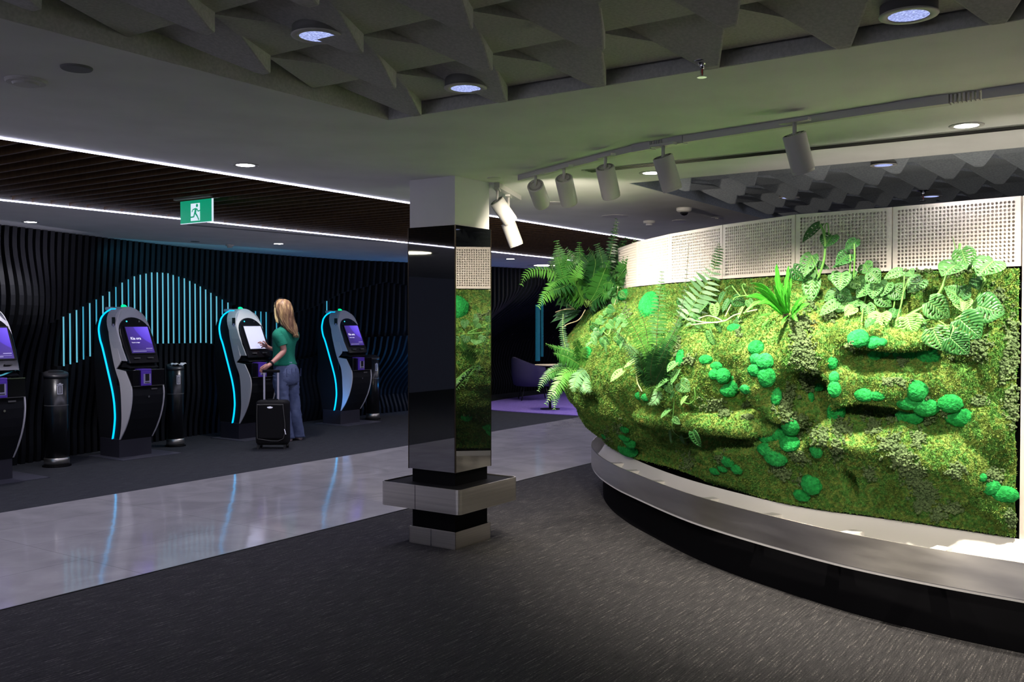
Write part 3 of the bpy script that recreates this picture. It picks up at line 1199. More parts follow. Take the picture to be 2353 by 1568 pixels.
for k in BRK:
    p = rc[k]
    t = (rc[k + 1] - rc[k - 1]).normalized()
    nn = Vector((-t.y, t.x, 0))
    q = MB().bar(p - nn * 0.004 + Vector((0, 0, .362)) - IL, p - nn * 0.26 + Vector((0, 0, .362)) - IL, 0.07, 0.035)
    q.build('bracket', M['white'], isl)

# perforated panels
PAN = [(5.02, .53), (5.14, 1.13), (5.20, 1.65), (5.50, 2.19), (5.87, 2.71), (6.30, 3.17), (6.78, 3.58), (7.30, 3.93), (7.95, 3.98)]
PZ0, PZ1 = 1.712, 2.04


def perf_panel(p0, p1, z0, z1, name='perforated_panel', pitch=0.0184, hr=0.0069, mu=0.022, mv=0.016, seg=8):
    p0, p1 = Vector((*p0, 0)), Vector((*p1, 0))
    L = (p1 - p0).length - 0.006
    t = (p1 - p0).normalized()
    nn = Vector((-t.y, t.x, 0))
    p0 = p0 + t * 0.003
    Hh = z1 - z0
    nu = int((L - 2 * mu) / pitch)
    nv = int((Hh - 2 * mv) / pitch)
    du = (L - 2 * mu) / nu
    dv = (Hh - 2 * mv) / nv
    vs, fs = [], []

    def P(u, v, d=0.0):
        q = p0 + t * u - nn * d
        return (q.x - IL.x, q.y - IL.y, z0 + v)
    th = 0.005
    # cell template
    sq = [(1, 0), (1, 1), (0, 1), (-1, 1), (-1, 0), (-1, -1), (0, -1), (1, -1)]
    for i in range(nu):
        for j in range(nv):
            cu, cv = mu + (i + .5) * du, mv + (j + .5) * dv
            b = len(vs)
            for a, c in sq:
                vs.append(P(cu + a * du / 2, cv + c * dv / 2))
            for k in range(8):
                a = k * PI / 4
                vs.append(P(cu + hr * math.cos(a), cv + hr * math.sin(a)))
            for k in range(8):
                a = k * PI / 4
                vs.append(P(cu + hr * math.cos(a), cv + hr * math.sin(a), th))
            for k in range(8):
                k2 = (k + 1) % 8
                fs.append((b + k, b + k2, b + 8 + k2, b + 8 + k))
                fs.append((b + 8 + k, b + 8 + k2, b + 16 + k2, b + 16 + k))
    def rect(u0, u1, v0, v1):
        b = len(vs)
        vs.extend([P(u0, v0), P(u1, v0), P(u1, v1), P(u0, v1)])
        fs.append((b, b + 1, b + 2, b + 3))
    rect(0, L, 0, mv)
    rect(0, L, Hh - mv, Hh)
    rect(0, mu, mv, Hh - mv)
    rect(L - mu, L, mv, Hh - mv)
    # returns
    rt = 0.03
    for (u0, v0, u1, v1) in ((0, 0, L, 0), (L, 0, L, Hh), (L, Hh, 0, Hh), (0, Hh, 0, 0)):
        b = len(vs)
        vs.extend([P(u0, v0), P(u0, v0, rt), P(u1, v1, rt), P(u1, v1)])
        fs.append((b, b + 1, b + 2, b + 3))
    o = mk(name, vs, fs, M['panelwhite'], isl)
    # pale backing plate a little way behind the holes
    b = MB()
    q = [P(0.004, 0.004, 0.026), P(L - 0.004, 0.004, 0.026), P(L - 0.004, Hh - 0.004, 0.026), P(0.004, Hh - 0.004, 0.026),
         P(0.004, 0.004, 0.030), P(L - 0.004, 0.004, 0.030), P(L - 0.004, Hh - 0.004, 0.030), P(0.004, Hh - 0.004, 0.030)]
    b.add(q, [(0, 1, 2, 3), (7, 6, 5, 4), (0, 4, 5, 1), (1, 5, 6, 2), (2, 6, 7, 3), (3, 7, 4, 0)])
    b.build('panel_backing', M['panelwhite'], o)
    return o


for i in range(len(PAN) - 1):
    perf_panel(PAN[i], PAN[i + 1], PZ0, PZ1)
perf_panel((4.975, 0.20), (5.018, .527), 0.40, PZ1, 'tall_perforated_panel')
perf_panel((4.93, -0.35), (4.97, 0.194), 0.40, PZ1, 'tall_perforated_panel')

# dark backing behind panel joints / moss
sweep(0.0, 0.43, PZ0 + 0.05, 0.02, outs=lambda s: -0.17).build('backing_wall', M['black'], isl)
# ================================================================= MOSS WALL
MZ0, MZ1 = 0.445, 1.70
S1 = BL * 0.80


def base_hit(px, py, off=0.12):
    """where a view ray of the survey photo meets the planted wall at a given stand-off: (s, z)"""
    d = ray(px, py)
    ang = Vector((d.x, d.y))
    best = None
    for i in range(0, 260):
        s = S0 - 0.3 + (S1 - S0 + 0.3) * i / 259
        p, nn = cframe(s)
        q = p + nn * off
        c = ang.x * q.y - ang.y * q.x
        if best is not None and (c > 0) != (best[0] > 0):
            t = best[0] / (best[0] - c)
            ss = best[1] + (s - best[1]) * t
            qq = best[2].lerp(q, t)
            k = qq.length / ang.length
            return ss, CAMZ + d.z * k, True
        best = (c, s, q)
    return None


def SZ(px, py, off=0.12):
    r = base_hit(px, py, off)
    if r is None:
        r = base_hit(px + 60, py, off) or (S1 * 0.75, 1.0, True)
    return r[0], r[1]


# (px, py, radius along px, radius py, height in metres)  bumps of the sculpted backing
BUMPS = [
    (1440, 860, 75, 75, .22), (1400, 950, 60, 55, .16), (1345, 765, 45, 45, .20), (1330, 900, 40, 50, .18), (1480, 760, 40, 60, .06),
    (1620, 800, 60, 40, .20), (1610, 870, 55, 55, .20), (1600, 910, 50, 35, .15), (1700, 830, 60, 60, .10), (1730, 780, 45, 40, .14),
    (1800, 770, 50, 45, .24), (1810, 830, 38, 50, .22), (1845, 890, 25, 50, .22), (1850, 935, 18, 30, .14), (1880, 760, 40, 35, .20),
    (1650, 950, 90, 22, .22), (1740, 962, 60, 20, .20), (1560, 945, 50, 22, .20), (1940, 780, 50, 45, .18), (2000, 750, 60, 25, .22), (2080, 770, 60, 25, .20),
    (1960, 850, 45, 55, .16), (1950, 930, 30, 40, .14), (2040, 870, 70, 40, .14), (2150, 880, 60, 60, .08), (2200, 780, 50, 40, .07),
    (1750, 1055, 75, 42, .24), (1690, 1090, 60, 40, .10), (1800, 1010, 50, 35, .10), (1925, 1050, 38, 70, .26), (1990, 1080, 30, 60, .16), (2060, 1060, 70, 80, .16),
    (1880, 1130, 40, 40, .06), (2200, 1000, 90, 60, .05), (2250, 1150, 70, 50, .03), (1420, 1010, 40, 30, .06), (2130, 1120, 70, 50, .05),
    (1830, 800, 75, 110, .27), (1610, 850, 85, 85, .20), (1985, 860, 110, 90, .15), (1430, 850, 100, 100, .24), (1760, 1060, 120, 60, .14), (2000, 1060, 110, 80, .14),
    (1900, 1085, 20, 75, .30), (1955, 1010, 55, 24, .28), (2015, 1090, 45, 70, .22), (1830, 1060, 60, 50, .2), (1640, 1090, 60, 30, .16), (2150, 1080, 80, 60, .16),
    # hollows
    (1888, 885, 36, 44, -.30), (1900, 925, 26, 24, -.14), (2008, 940, 54, 22, -.26), (1952, 1108, 18, 36, -.30), (1660, 1005, 95, 18, -.22), (1570, 1005, 60, 25, -.10),
    (1500, 1060, 90, 35, -.10), (1620, 1110, 90, 20, -.05), (2060, 810, 70, 22, -.08), (1545, 800, 10, 60, -.08), (1560, 1070, 60, 30, -.08), (1340, 832, 40, 16, -.10),
    (1560, 770, 60, 14, -.06), (1820, 870, 12, 50, .0), (1760, 800, 10, 60, -.06), (1790, 900, 14, 50, -.06),
]
BS = []
for (px, py, rx, ry, hgt) in BUMPS:
    s, z = SZ(px, py)
    s2, z2 = SZ(px + rx, py)
    _, z3 = SZ(px, py + ry)
    BS.append((s, z, max(abs(s2 - s), 0.03), max(abs(z3 - z), 0.02), hgt * (1.15 if hgt > 0 else 1.4)))
SNOSE = min((to_px(*cpos(0.02 * k), 1.0)[0], 0.02 * k) for k in range(int(S0 / 0.02), int(S1 / 0.02)))[1]
BS += [(SNOSE - 0.15, 1.36, 0.30, 0.17, 0.19), (SNOSE - 0.10, 0.98, 0.34, 0.16, 0.16), (SNOSE - 0.45, 1.18, 0.30, 0.22, 0.22), (SNOSE - 0.1, 1.18, 0.30, 0.05, -0.12)]

NS = int((S1 - S0) / 0.0135)
NZ = int((MZ1 - MZ0) / 0.0135)
sg = np.linspace(S0 + 0.004, S1, NS)
zg = np.linspace(MZ0, MZ1, NZ)
SG, ZG = np.meshgrid(sg, zg, indexing='ij')
tt = np.clip((SG - S0) / (SZ(1850, 900)[0] - S0), 0, 1)          # 0 at the flat right end, 1 to the left
u = (ZG - MZ0) / (MZ1 - MZ0)
belly = np.interp(u, [0, .06, .2, .4, .6, .72, .84, 1], [.0, .02, .06, .10, .13, .11, .03, .0])
OFF = 0.035 + belly * (0.25 + 0.75 * tt)
HI = np.zeros_like(OFF)
LO = np.zeros_like(OFF)
for (s, z, rs, rz, hgt) in BS:
    q = ((SG - s) / (rs * 1.12)) ** 2 + ((ZG - z) / (rz * 1.12)) ** 2
    if hgt > 0:
        g = hgt * np.sqrt(np.clip(1 - q / 1.9, 0, 1)) * np.clip(1.35 - 0.35 * q, 0, 1)
        HI = np.maximum(HI, g) + 0.12 * np.minimum(HI, g)
    else:
        LO = np.minimum(LO, hgt * np.exp(-q ** 1.8 * 0.8))
OFF += (HI * np.clip(u / 0.08, 0, 1) + LO) * np.clip((1 - u) / 0.08 + 0.1, 0, 1)
nz = np.zeros_like(OFF)
for i in range(NS):
    for j in range(NZ):
        a, b = sg[i], zg[j]
        vd = mnoise.voronoi((a * 4.2 + 0.3 * mnoise.noise((a * 5, b * 5, 2.0)), b * 5.2, 0.5))[0]
        nz[i, j] = 0.045 * (0.30 - vd[0]) + 0.030 * mnoise.noise((a * 3.1, b * 3.1, 1.0)) + 0.016 * mnoise.noise((a * 9, b * 9, 4.0)) + 0.007 * mnoise.noise((a * 24, b * 24, 9.0))
OFF += nz * np.clip(u / 0.06, 0.2, 1)
OFF = np.maximum(OFF, -0.13)
OFF = np.minimum(OFF, 0.50)
# limit near the end panel
OFF = OFF * np.clip((SG - S0) / 0.05 + 0.35, 0.35, 1)
ZD = ZG - 0.30 * np.clip(OFF - 0.10, 0, 1) * np.clip(u * 4, 0, 1)      # lobes sag a little
TRKP = catmull([(4.99, 3.33, 0), (4.47, 2.24, 0), (4.31, 1.51, 0), (4.19, .44, 0), (4.16, -.6, 0)], 8)
slope = np.array([min((Vector((*cframe(s)[0], 0)) - q).length for q in TRKP) for s in sg]) / 1.85
cap = 0.015 + slope[:, None] * np.clip(ZG - 0.43, 0, 2) * np.interp(ZG, [0.5, 0.8, 1.05, 1.2], [1.2, 1.45, 1.8, 2.2])
OFF = np.where(OFF > cap * 0.8, cap * 0.8 + (cap * 0.2) * np.tanh((OFF - cap * 0.8) / (cap * 0.2 + 1e-3)), OFF)
ZD = ZG - 0.22 * np.clip(OFF - 0.10, 0, 1) * np.clip((u - 0.1) * 4, 0, 1)
PXY = np.array([cframe(s)[0][:] for s in sg])
NXY = np.array([cframe(s)[1][:] for s in sg])
GX = PXY[:, 0:1] + NXY[:, 0:1] * OFF
GY = PXY[:, 1:2] + NXY[:, 1:2] * OFF
GP = np.stack([GX, GY, ZD], -1)
dS = np.gradient(GP, axis=0)
dZ = np.gradient(GP, axis=1)
GN = np.cross(dZ, dS)
GN /= np.linalg.norm(GN, axis=-1, keepdims=True) + 1e-9
# make normals point outwards
sgn = np.sign((GN[..., 0] * NXY[:, 0:1] + GN[..., 1] * NXY[:, 1:2]).mean())
GN *= sgn


def moss_mat(name, cols, tuft=False, nscale=4.0, var=0.35):
    m = mat(name, cols[0], 0.9, spec=0.15)
    n, l = nodes(m)
    b = n['Principled BSDF']
    ge = n.new('ShaderNodeNewGeometry')
    nz_ = n.new('ShaderNodeTexNoise')
    nz_.inputs['Scale'].default_value = nscale
    nz_.inputs['Detail'].default_value = 6
    nz_.inputs['Roughness'].default_value = 0.7
    l.new(ge.outputs['Position'], nz_.inputs['Vector'])
    cr = n.new('ShaderNodeValToRGB')
    e = cr.color_ramp.elements
    ps = np.linspace(0.34, 0.70, len(cols))
    while len(e) < len(cols):
        e.new(0.5)
    for k, c in enumerate(cols):
        e[k].position = float(ps[k])
        e[k].color = (*c, 1)
    l.new(nz_.outputs['Fac'], cr.inputs[0])
    n3 = n.new('ShaderNodeTexNoise')
    n3.inputs['Scale'].default_value = 75 if not tuft else 60
    n3.inputs['Detail'].default_value = 3
    l.new(ge.outputs['Position'], n3.inputs['Vector'])
    hs = n.new('ShaderNodeHueSaturation')
    mr = n.new('ShaderNodeMapRange')
    mr.inputs['From Min'].default_value = 0.3
    mr.inputs['From Max'].default_value = 0.7
    mr.inputs['To Min'].default_value = 1 - var
    mr.inputs['To Max'].default_value = 1 + var
    l.new(n3.outputs['Fac'], mr.inputs[0])
    l.new(mr.outputs[0], hs.inputs['Value'])
    l.new(cr.outputs[0], hs.inputs['Color'])
    l.new(hs.outputs[0], b.inputs['Base Color'])
    if not tuft:
        bp = n.new('ShaderNodeBump')
        bp.inputs['Strength'].default_value = 1.0
        bp.inputs['Distance'].default_value = 0.008
        l.new(n3.outputs['Fac'], bp.inputs['Height'])
        l.new(bp.outputs[0], b.inputs['Normal'])
    return m


MOSSC = [(0.035, 0.14, 0.025), (0.15, 0.215, 0.04), (0.075, 0.235, 0.045), (0.21, 0.28, 0.06), (0.07, 0.24, 0.045), (0.185, 0.265, 0.055), (0.33, 0.26, 0.07)]
M['moss'] = moss_mat('sheet_moss', MOSSC, nscale=5.0)
M['mosstuft'] = moss_mat('sheet_moss_tuft', MOSSC, True, 5.0, 0.5)
M['cushion'] = moss_mat('cushion_moss', [(0.010, 0.20, 0.035), (0.017, 0.29, 0.058), (0.03, 0.36, 0.08)], False, 9, 0.35)
M['lichen'] = moss_mat('grey_green_lichen', [(0.075, 0.125, 0.05), (0.11, 0.17, 0.07), (0.145, 0.205, 0.09)], False, 8, 0.3)

mw = thing('moss_wall', 'sculpted yellow green moss wall on the island with bright green cushions and grey lichen', 'moss wall', (0, 0, 0))


def np_mesh(name, V, F, m, parent, smooth=False):
    """V (n,3) float array, F (k,c) int array of equal sized faces"""
    me = bpy.data.meshes.new(name)
    k, c = F.shape
    me.vertices.add(len(V))
    me.vertices.foreach_set('co', V.astype(np.float32).ravel())
    me.loops.add(k * c)
    me.loops.foreach_set('vertex_index', F.astype(np.int32).ravel())
    me.polygons.add(k)
    me.polygons.foreach_set('loop_start', np.arange(0, k * c, c, dtype=np.int32))
    me.polygons.foreach_set('loop_total', np.full(k, c, dtype=np.int32))
    if smooth:
        me.polygons.foreach_set('use_smooth', np.ones(k, dtype=bool))
    me.materials.append(m)
    me.update(calc_edges=True)
    me.validate()
    return link(bpy.data.objects.new(name, me), parent)


idx = np.arange(NS * NZ).reshape(NS, NZ)
F = np.stack([idx[:-1, :-1], idx[1:, :-1], idx[1:, 1:], idx[:-1, 1:]], -1).reshape(-1, 4)
if sgn > 0:
    F = F[:, ::-1]
sheet = np_mesh('moss_sheet', GP.reshape(-1, 3), F, M['moss'], mw, True)

rng = np.random.default_rng(11)


def surf(s, z):
    """point and normal of the displaced sheet for arrays of s, z"""
    fi = np.clip((s - sg[0]) / (sg[-1] - sg[0]) * (NS - 1), 0, NS - 1.001)
    fj = np.clip((z - zg[0]) / (zg[-1] - zg[0]) * (NZ - 1), 0, NZ - 1.001)
    i, j = fi.astype(int), fj.astype(int)
    a, b = (fi - i)[..., None], (fj - j)[..., None]
    def bl(G):
        return G[i, j] * (1 - a) * (1 - b) + G[i + 1, j] * a * (1 - b) + G[i, j + 1] * (1 - a) * b + G[i + 1, j + 1] * a * b
    N = bl(GN)
    N /= np.linalg.norm(N, axis=-1, keepdims=True) + 1e-9
    return bl(GP), N


from mathutils.bvhtree import BVHTree
SHEET_BVH = BVHTree.FromPolygons([Vector(p) for p in GP.reshape(-1, 3).tolist()], [tuple(int(i) for i in f) for f in F])
CAMP = Vector((0, 0, CAMZ))


def SP(px, py, lift=0.0, off=0.2):
    """point and outward normal on the sculpted moss for a survey position"""
    for dx in (0, 8, 16, 26, 40, 60, 90):
        d = ray(px + dx, py).normalized()
        loc, nor, idx_, dist = SHEET_BVH.ray_cast(CAMP, d, 30)
        if loc is not None:
            break
    if loc is None:
        s, z = SZ(px, py, off)
        P_, N_ = surf(np.array([s]), np.array([min(max(z, MZ0), MZ1)]))
        return Vector(P_[0]) + Vector(N_[0]) * lift, Vector(N_[0]), s
    if nor.dot(FW) > 0:
        nor = -nor
    s = float(sg[min(NS - 1, (idx_ // (NZ - 1)))])
    if dx:
        loc = atd(px, py, (loc - CAMP).dot(FW))
    return loc + nor * lift, nor, s


# ---- tufts
NT = 210000
ts = S0 + 0.006 + (SZ(1330, 900)[0] + 0.5 - S0) * rng.random(NT) ** 1.12
tz = MZ0 + (MZ1 - MZ0) * rng.random(NT)
TP, TN = surf(ts, tz)
# real view depth decides the size so that near tufts are not coarse
BLD = 3
V = []
Fq = []
size = 0.0046 + 0.0038 * rng.random(NT)
allV = np.zeros((NT, BLD, 3, 3))
for b in range(BLD):
    dirv = TN * 0.9 + rng.normal(size=(NT, 3)) * 0.55
    dirv /= np.linalg.norm(dirv, axis=1, keepdims=True)
    side = np.cross(dirv, rng.normal(size=(NT, 3)))
    side /= np.linalg.norm(side, axis=1, keepdims=True) + 1e-9
    base = TP + rng.normal(size=(NT, 3)) * 0.003 - TN * 0.001
    wv = size[:, None] * (0.28 + 0.2 * rng.random((NT, 1)))
    allV[:, b, 0] = base - side * wv
    allV[:, b, 1] = base + side * wv
    allV[:, b, 2] = base + dirv * size[:, None] * (1.0 + 0.9 * rng.random((NT, 1))) + side * wv * rng.normal(size=(NT, 1)) * 0.6
Vt = allV.reshape(-1, 3)
Ft = np.arange(len(Vt)).reshape(-1, 3)
tf = np_mesh('moss_fuzz', Vt, Ft, M['mosstuft'], mw)
tf['kind'] = 'stuff'

# ---- bright cushions
CUSH = [(1437, 678, 14, 12), (1497, 705, 14, 30), (1564, 824, 7, 18), (1622, 827, 12, 10), (1646, 842, 11, 9), (1641, 861, 9, 11), (1662, 864, 14, 16),
        (1674, 897, 16, 14), (1693, 886, 14, 12), (1714, 895, 8, 10), (1685, 869, 6, 5), (1738, 800, 13, 16), (1737, 826, 10, 12), (1736, 851, 12, 14),
        (1758, 832, 15, 18), (1762, 866, 16, 22), (1781, 910, 13, 20), (1687, 755, 10, 10), (1913, 834, 10, 14), (1917, 868, 9, 13), (1918, 895, 11, 17),
        (1921, 947, 18, 26), (1877, 891, 14, 8), (1863, 914, 7, 11), (1817, 980, 15, 21), (1764, 1004, 14, 14), (1793, 999, 17, 15), (1815, 1020, 17, 18),
        (1761, 1033, 14, 14), (1784, 1050, 19, 20), (1876, 1033, 11, 20), (1674, 1059, 10, 14), (1662, 1076, 8, 9), (1644, 1082, 9, 9), (1694, 1076, 9, 13),
        (1866, 1111, 17, 24), (1844, 1137, 14, 14), (1973, 779, 18, 19), (2006, 788, 13, 14), (2010, 815, 16, 15), (2033, 811, 10, 11), (2089, 808, 17, 24),
        (2025, 787, 10, 9), (2142, 815, 22, 22), (2064, 814, 9, 13), (2106, 898, 21, 22), (2085, 925, 21, 16), (2127, 935, 22, 20), (2091, 958, 20, 17),
        (2184, 927, 21, 20), (2206, 958, 24, 20), (1987, 908, 18, 14), (2016, 910, 12, 11), (2257, 1098, 9, 9), (2277, 1119, 17, 17), (2310, 1136, 21, 17),
        (1436, 983, 7, 12), (1436, 1004, 9, 11), (1447, 1012, 9, 18), (1444, 1033, 16, 16), (1390, 1001, 5, 8), (1350, 812, 8, 13),
        (1472, 910, 9, 9), (1484, 914, 7, 8)]
cush_me = []
for v in range(3):
    bm = bmesh.new()
    bmesh.ops.create_icosphere(bm, subdivisions=5, radius=1.0)
    for q in bm.verts:
        c = q.co.copy()
        q.co *= 1 + 0.07 * mnoise.noise(c * 2.2 + Vector((v * 7, 0, 0))) + 0.035 * mnoise.noise(c * 14 + Vector((v * 5, 3, 0))) + 0.055 * mnoise.noise(c * 26)
    for f in bm.faces:
        f.smooth = True
    me = bpy.data.meshes.new('moss_cushion')
    bm.to_mesh(me)
    bm.free()
    me.materials.append(M['cushion'])
    cush_me.append(me)
for k, (px, py, rx, ry) in enumerate(CUSH):
    p, nn, s = SP(px, py, 0.0)
    dep = (p - Vector((0, 0, CAMZ))).dot(FW)
    hf = Vector(cframe(s)[1]).to_3d()
    nb = (nn + hf * 0.9 - FW * 0.3).normalized()
    o = bpy.data.objects.new('moss_cushion', cush_me[k % 3])
    link(o, mw)
    zax = nb
    xax = Vector((0, 0, 1)).cross(zax).normalized()
    yax = zax.cross(xax)
    foreshort = max(0.45, abs(xax.dot(RT)))
    a, b = 1.12 * rx * dep / FPX / foreshort, 1.12 * ry * dep / FPX
    d = 0.62 * min(a, b)
    mt = Matrix.Identity(4)
    for i, (ax, sc) in enumerate(((xax, a), (yax, b), (zax, d))):
        for j in range(3):
            mt[j][i] = ax[j] * sc
    mt.translation = p + nb * d * 0.22
    o.matrix_local = mt

# ---- lichen clumps
LICH = [(1845, 745, 18, 12, 40), (1840, 790, 20, 40, 120), (1860, 830, 14, 25, 60), (1850, 880, 14, 20, 50), (1800, 930, 14, 25, 60), (1815, 900, 10, 20, 30), (1555, 790, 10, 22, 45),
        (1585, 825, 9, 12, 25), (1640, 930, 24, 12, 55), (1665, 950, 14, 10, 25), (1715, 930, 9, 8, 15), (1700, 768, 7, 14, 14), (1835, 965, 16, 14, 40), (1830, 995, 10, 15, 30),
        (1890, 1000, 12, 16, 34), (1935, 985, 20, 12, 45), (1925, 1030, 10, 25, 45), (2010, 985, 12, 15, 45), (2045, 1020, 16, 18, 70), (2075, 1055, 18, 20, 90),
        (2100, 1095, 22, 22, 130), (2130, 1130, 22, 22, 110), (2120, 1160, 18, 12, 40), (2155, 1180, 14, 14, 40), (2110, 1010, 10, 20, 40), (2190, 1165, 16, 10, 30),
        (2000, 1090, 10, 16, 30), (2290, 690, 14, 22, 60), (2325, 790, 10, 50, 90), (2310, 850, 12, 30, 50), (2320, 930, 12, 40, 70), (2240, 800, 26, 18, 60), (2180, 560 + 60, 22, 16, 40),
        (2270, 720, 16, 16, 40), (2250, 920, 16, 10, 25), (2285, 1090, 18, 16, 45), (2322, 1190, 10, 18, 30), (2040, 880, 10, 8, 14), (2075, 880, 12, 8, 16), (2125, 905, 9, 8, 14),
        (2135, 960, 11, 10, 22), (2170, 945, 9, 10, 18), (2050, 965, 9, 8, 16), (1960, 795, 10, 8, 16), (2075, 835, 10, 9, 18), (2100, 650, 20, 20, 40), (1905, 730, 18, 8, 24),
        (1790, 1075, 14, 12, 30), (1840, 1050, 16, 12, 36), (1805, 1090, 14, 10, 24), (1580, 1060, 12, 22, 40), (1420, 985, 8, 16, 20), (1395, 1000, 8, 16, 24), (1720, 960, 14, 6, 14),
        (1655, 1050, 12, 10, 20), (1840, 1100, 8, 8, 14), (1440, 720, 10, 20, 24), (1860, 700, 10, 14, 20), (1990, 900 + 60, 10, 6, 10), (2200, 1080, 16, 14, 30), (1870, 1000, 10, 10, 20)]
bm = bmesh.new()
bmesh.ops.create_icosphere(bm, subdivisions=2, radius=1.0)
ico_v = np.array([v.co[:] for v in bm.verts])
ico_f = np.array([[v.index for v in f.verts] for f in bm.faces])
bm.free()
for (px, py, rx, ry, cnt) in LICH:
    vs_, fs_ = [], []
    nb_ = 0
    c0, n0, s0_ = SP(px, py)
    z0_ = c0.z
    dep = (c0 - Vector((0, 0, CAMZ))).dot(FW)
    PP, NN = np.zeros((cnt, 3)), np.zeros((cnt, 3))
    cnt = int(cnt * 1.35)
    PP, NN = np.zeros((cnt, 3)), np.zeros((cnt, 3))
    for k in range(cnt):
        p_, n_, _ = SP(px + rng.normal() * rx * 0.62, py + rng.normal() * ry * 0.62)
        PP[k], NN[k] = p_, n_
    for k in range(cnt):
        big = (0.0048 + 0.0048 * rng.random())
        for w in range(5):
            r = big * (0.45 + 0.4 * rng.random())
            c = PP[k] + NN[k] * (0.004 + 0.7 * big) + rng.normal(size=3) * big * 0.55
            jit = 1 + 0.18 * rng.normal(size=(len(ico_v), 1))
            vs_.append(ico_v * jit * r + c)
            fs_.append(ico_f + nb_)
            nb_ += len(ico_v)
    np_mesh('lichen_patch', np.concatenate(vs_), np.concatenate(fs_), M['lichen'], mw)
# ================================================================= PLANTS
def leafmat(name, c1, c2, vein, rough=0.38):
    m = mat(name, c1, rough, spec=0.45)
    n, l = nodes(m)
    b = n['Principled BSDF']
    uv = n.new('ShaderNodeUVMap')
    sp = n.new('ShaderNodeSeparateXYZ')
    l.new(uv.outputs[0], sp.inputs[0])
    # side veins: stripes of x with a lean of |y|
    ab = n.new('ShaderNodeMath')
    ab.operation = 'ABSOLUTE'
    l.new(sp.outputs[1], ab.inputs[0])
    ma = n.new('ShaderNodeMath')
    ma.operation = 'MULTIPLY_ADD'
    ma.inputs[1].default_value = -0.35
    l.new(ab.outputs[0], ma.inputs[0])
    l.new(sp.outputs[0], ma.inputs[2])
    mm = n.new('ShaderNodeMath')
    mm.operation = 'MULTIPLY'
    mm.inputs[1].default_value = 56
    l.new(ma.outputs[0], mm.inputs[0])
    sn = n.new('ShaderNodeMath')
    sn.operation = 'SINE'
    l.new(mm.outputs[0], sn.inputs[0])
    mr = n.new('ShaderNodeMapRange')
    mr.inputs['From Min'].default_value = -1
    mr.inputs['From Max'].default_value = 1
    l.new(sn.outputs[0], mr.inputs[0])
    mx = n.new('ShaderNodeMix')
    mx.data_type = 'RGBA'
    mx.inputs[6].default_value = (*c1, 1)
    mx.inputs[7].default_value = (*c2, 1)
    l.new(mr.outputs[0], mx.inputs[0])
    rib = n.new('ShaderNodeMapRange')
    rib.inputs['From Min'].default_value = 0.03
    rib.inputs['From Max'].default_value = 0.07
    rib.inputs['To Min'].default_value = 1
    rib.inputs['To Max'].default_value = 0
    l.new(ab.outputs[0], rib.inputs[0])
    m2 = n.new('ShaderNodeMix')
    m2.data_type = 'RGBA'
    l.new(rib.outputs[0], m2.inputs[0])
    l.new(mx.outputs[2], m2.inputs[6])
    m2.inputs[7].default_value = (*vein, 1)
    l.new(m2.outputs[2], b.inputs['Base Color'])
    bp = n.new('ShaderNodeBump')
    bp.inputs['Strength'].default_value = 0.5
    bp.inputs['Distance'].default_value = 0.004
    l.new(mr.outputs[0], bp.inputs['Height'])
    l.new(bp.outputs[0], b.inputs['Normal'])
    return m


LM = {
    'adan': leafmat('window_leaf_green', (0.045, 0.20, 0.04), (0.13, 0.32, 0.10), (0.22, 0.45, 0.12)),
    'adan_dark': leafmat('window_leaf_dark', (0.015, 0.10, 0.02), (0.05, 0.19, 0.045), (0.12, 0.30, 0.08)),
    'adan_lime': leafmat('window_leaf_lime', (0.12, 0.36, 0.07), (0.24, 0.50, 0.14), (0.35, 0.60, 0.18)),
    'nest': leafmat('bright_strap_leaf', (0.05, 0.42, 0.03), (0.10, 0.52, 0.05), (0.25, 0.62, 0.10), 0.3),
    'fern': mat('fern_green', (0.03, 0.14, 0.02), 0.45),
    'fern_dark': mat('fern_dark_green', (0.010, 0.062, 0.014), 0.45),
    'fern_light': mat('fern_light_green', (0.08, 0.26, 0.04), 0.45),
    'fern_grey': mat('fern_silvery_green', (0.12, 0.28, 0.12), 0.42),
    'rachis': mat('rachis_brown', (0.05, 0.045, 0.02), 0.6),
    'rachis_g': mat('rachis_green', (0.20, 0.36, 0.08), 0.5),
    'stem': mat('vine_stem_green', (0.16, 0.42, 0.08), 0.45),
    'stem_pale': mat('vine_stem_pale', (0.45, 0.52, 0.26), 0.5),
    'root': mat('aerial_root', (0.50, 0.42, 0.26), 0.7),
}


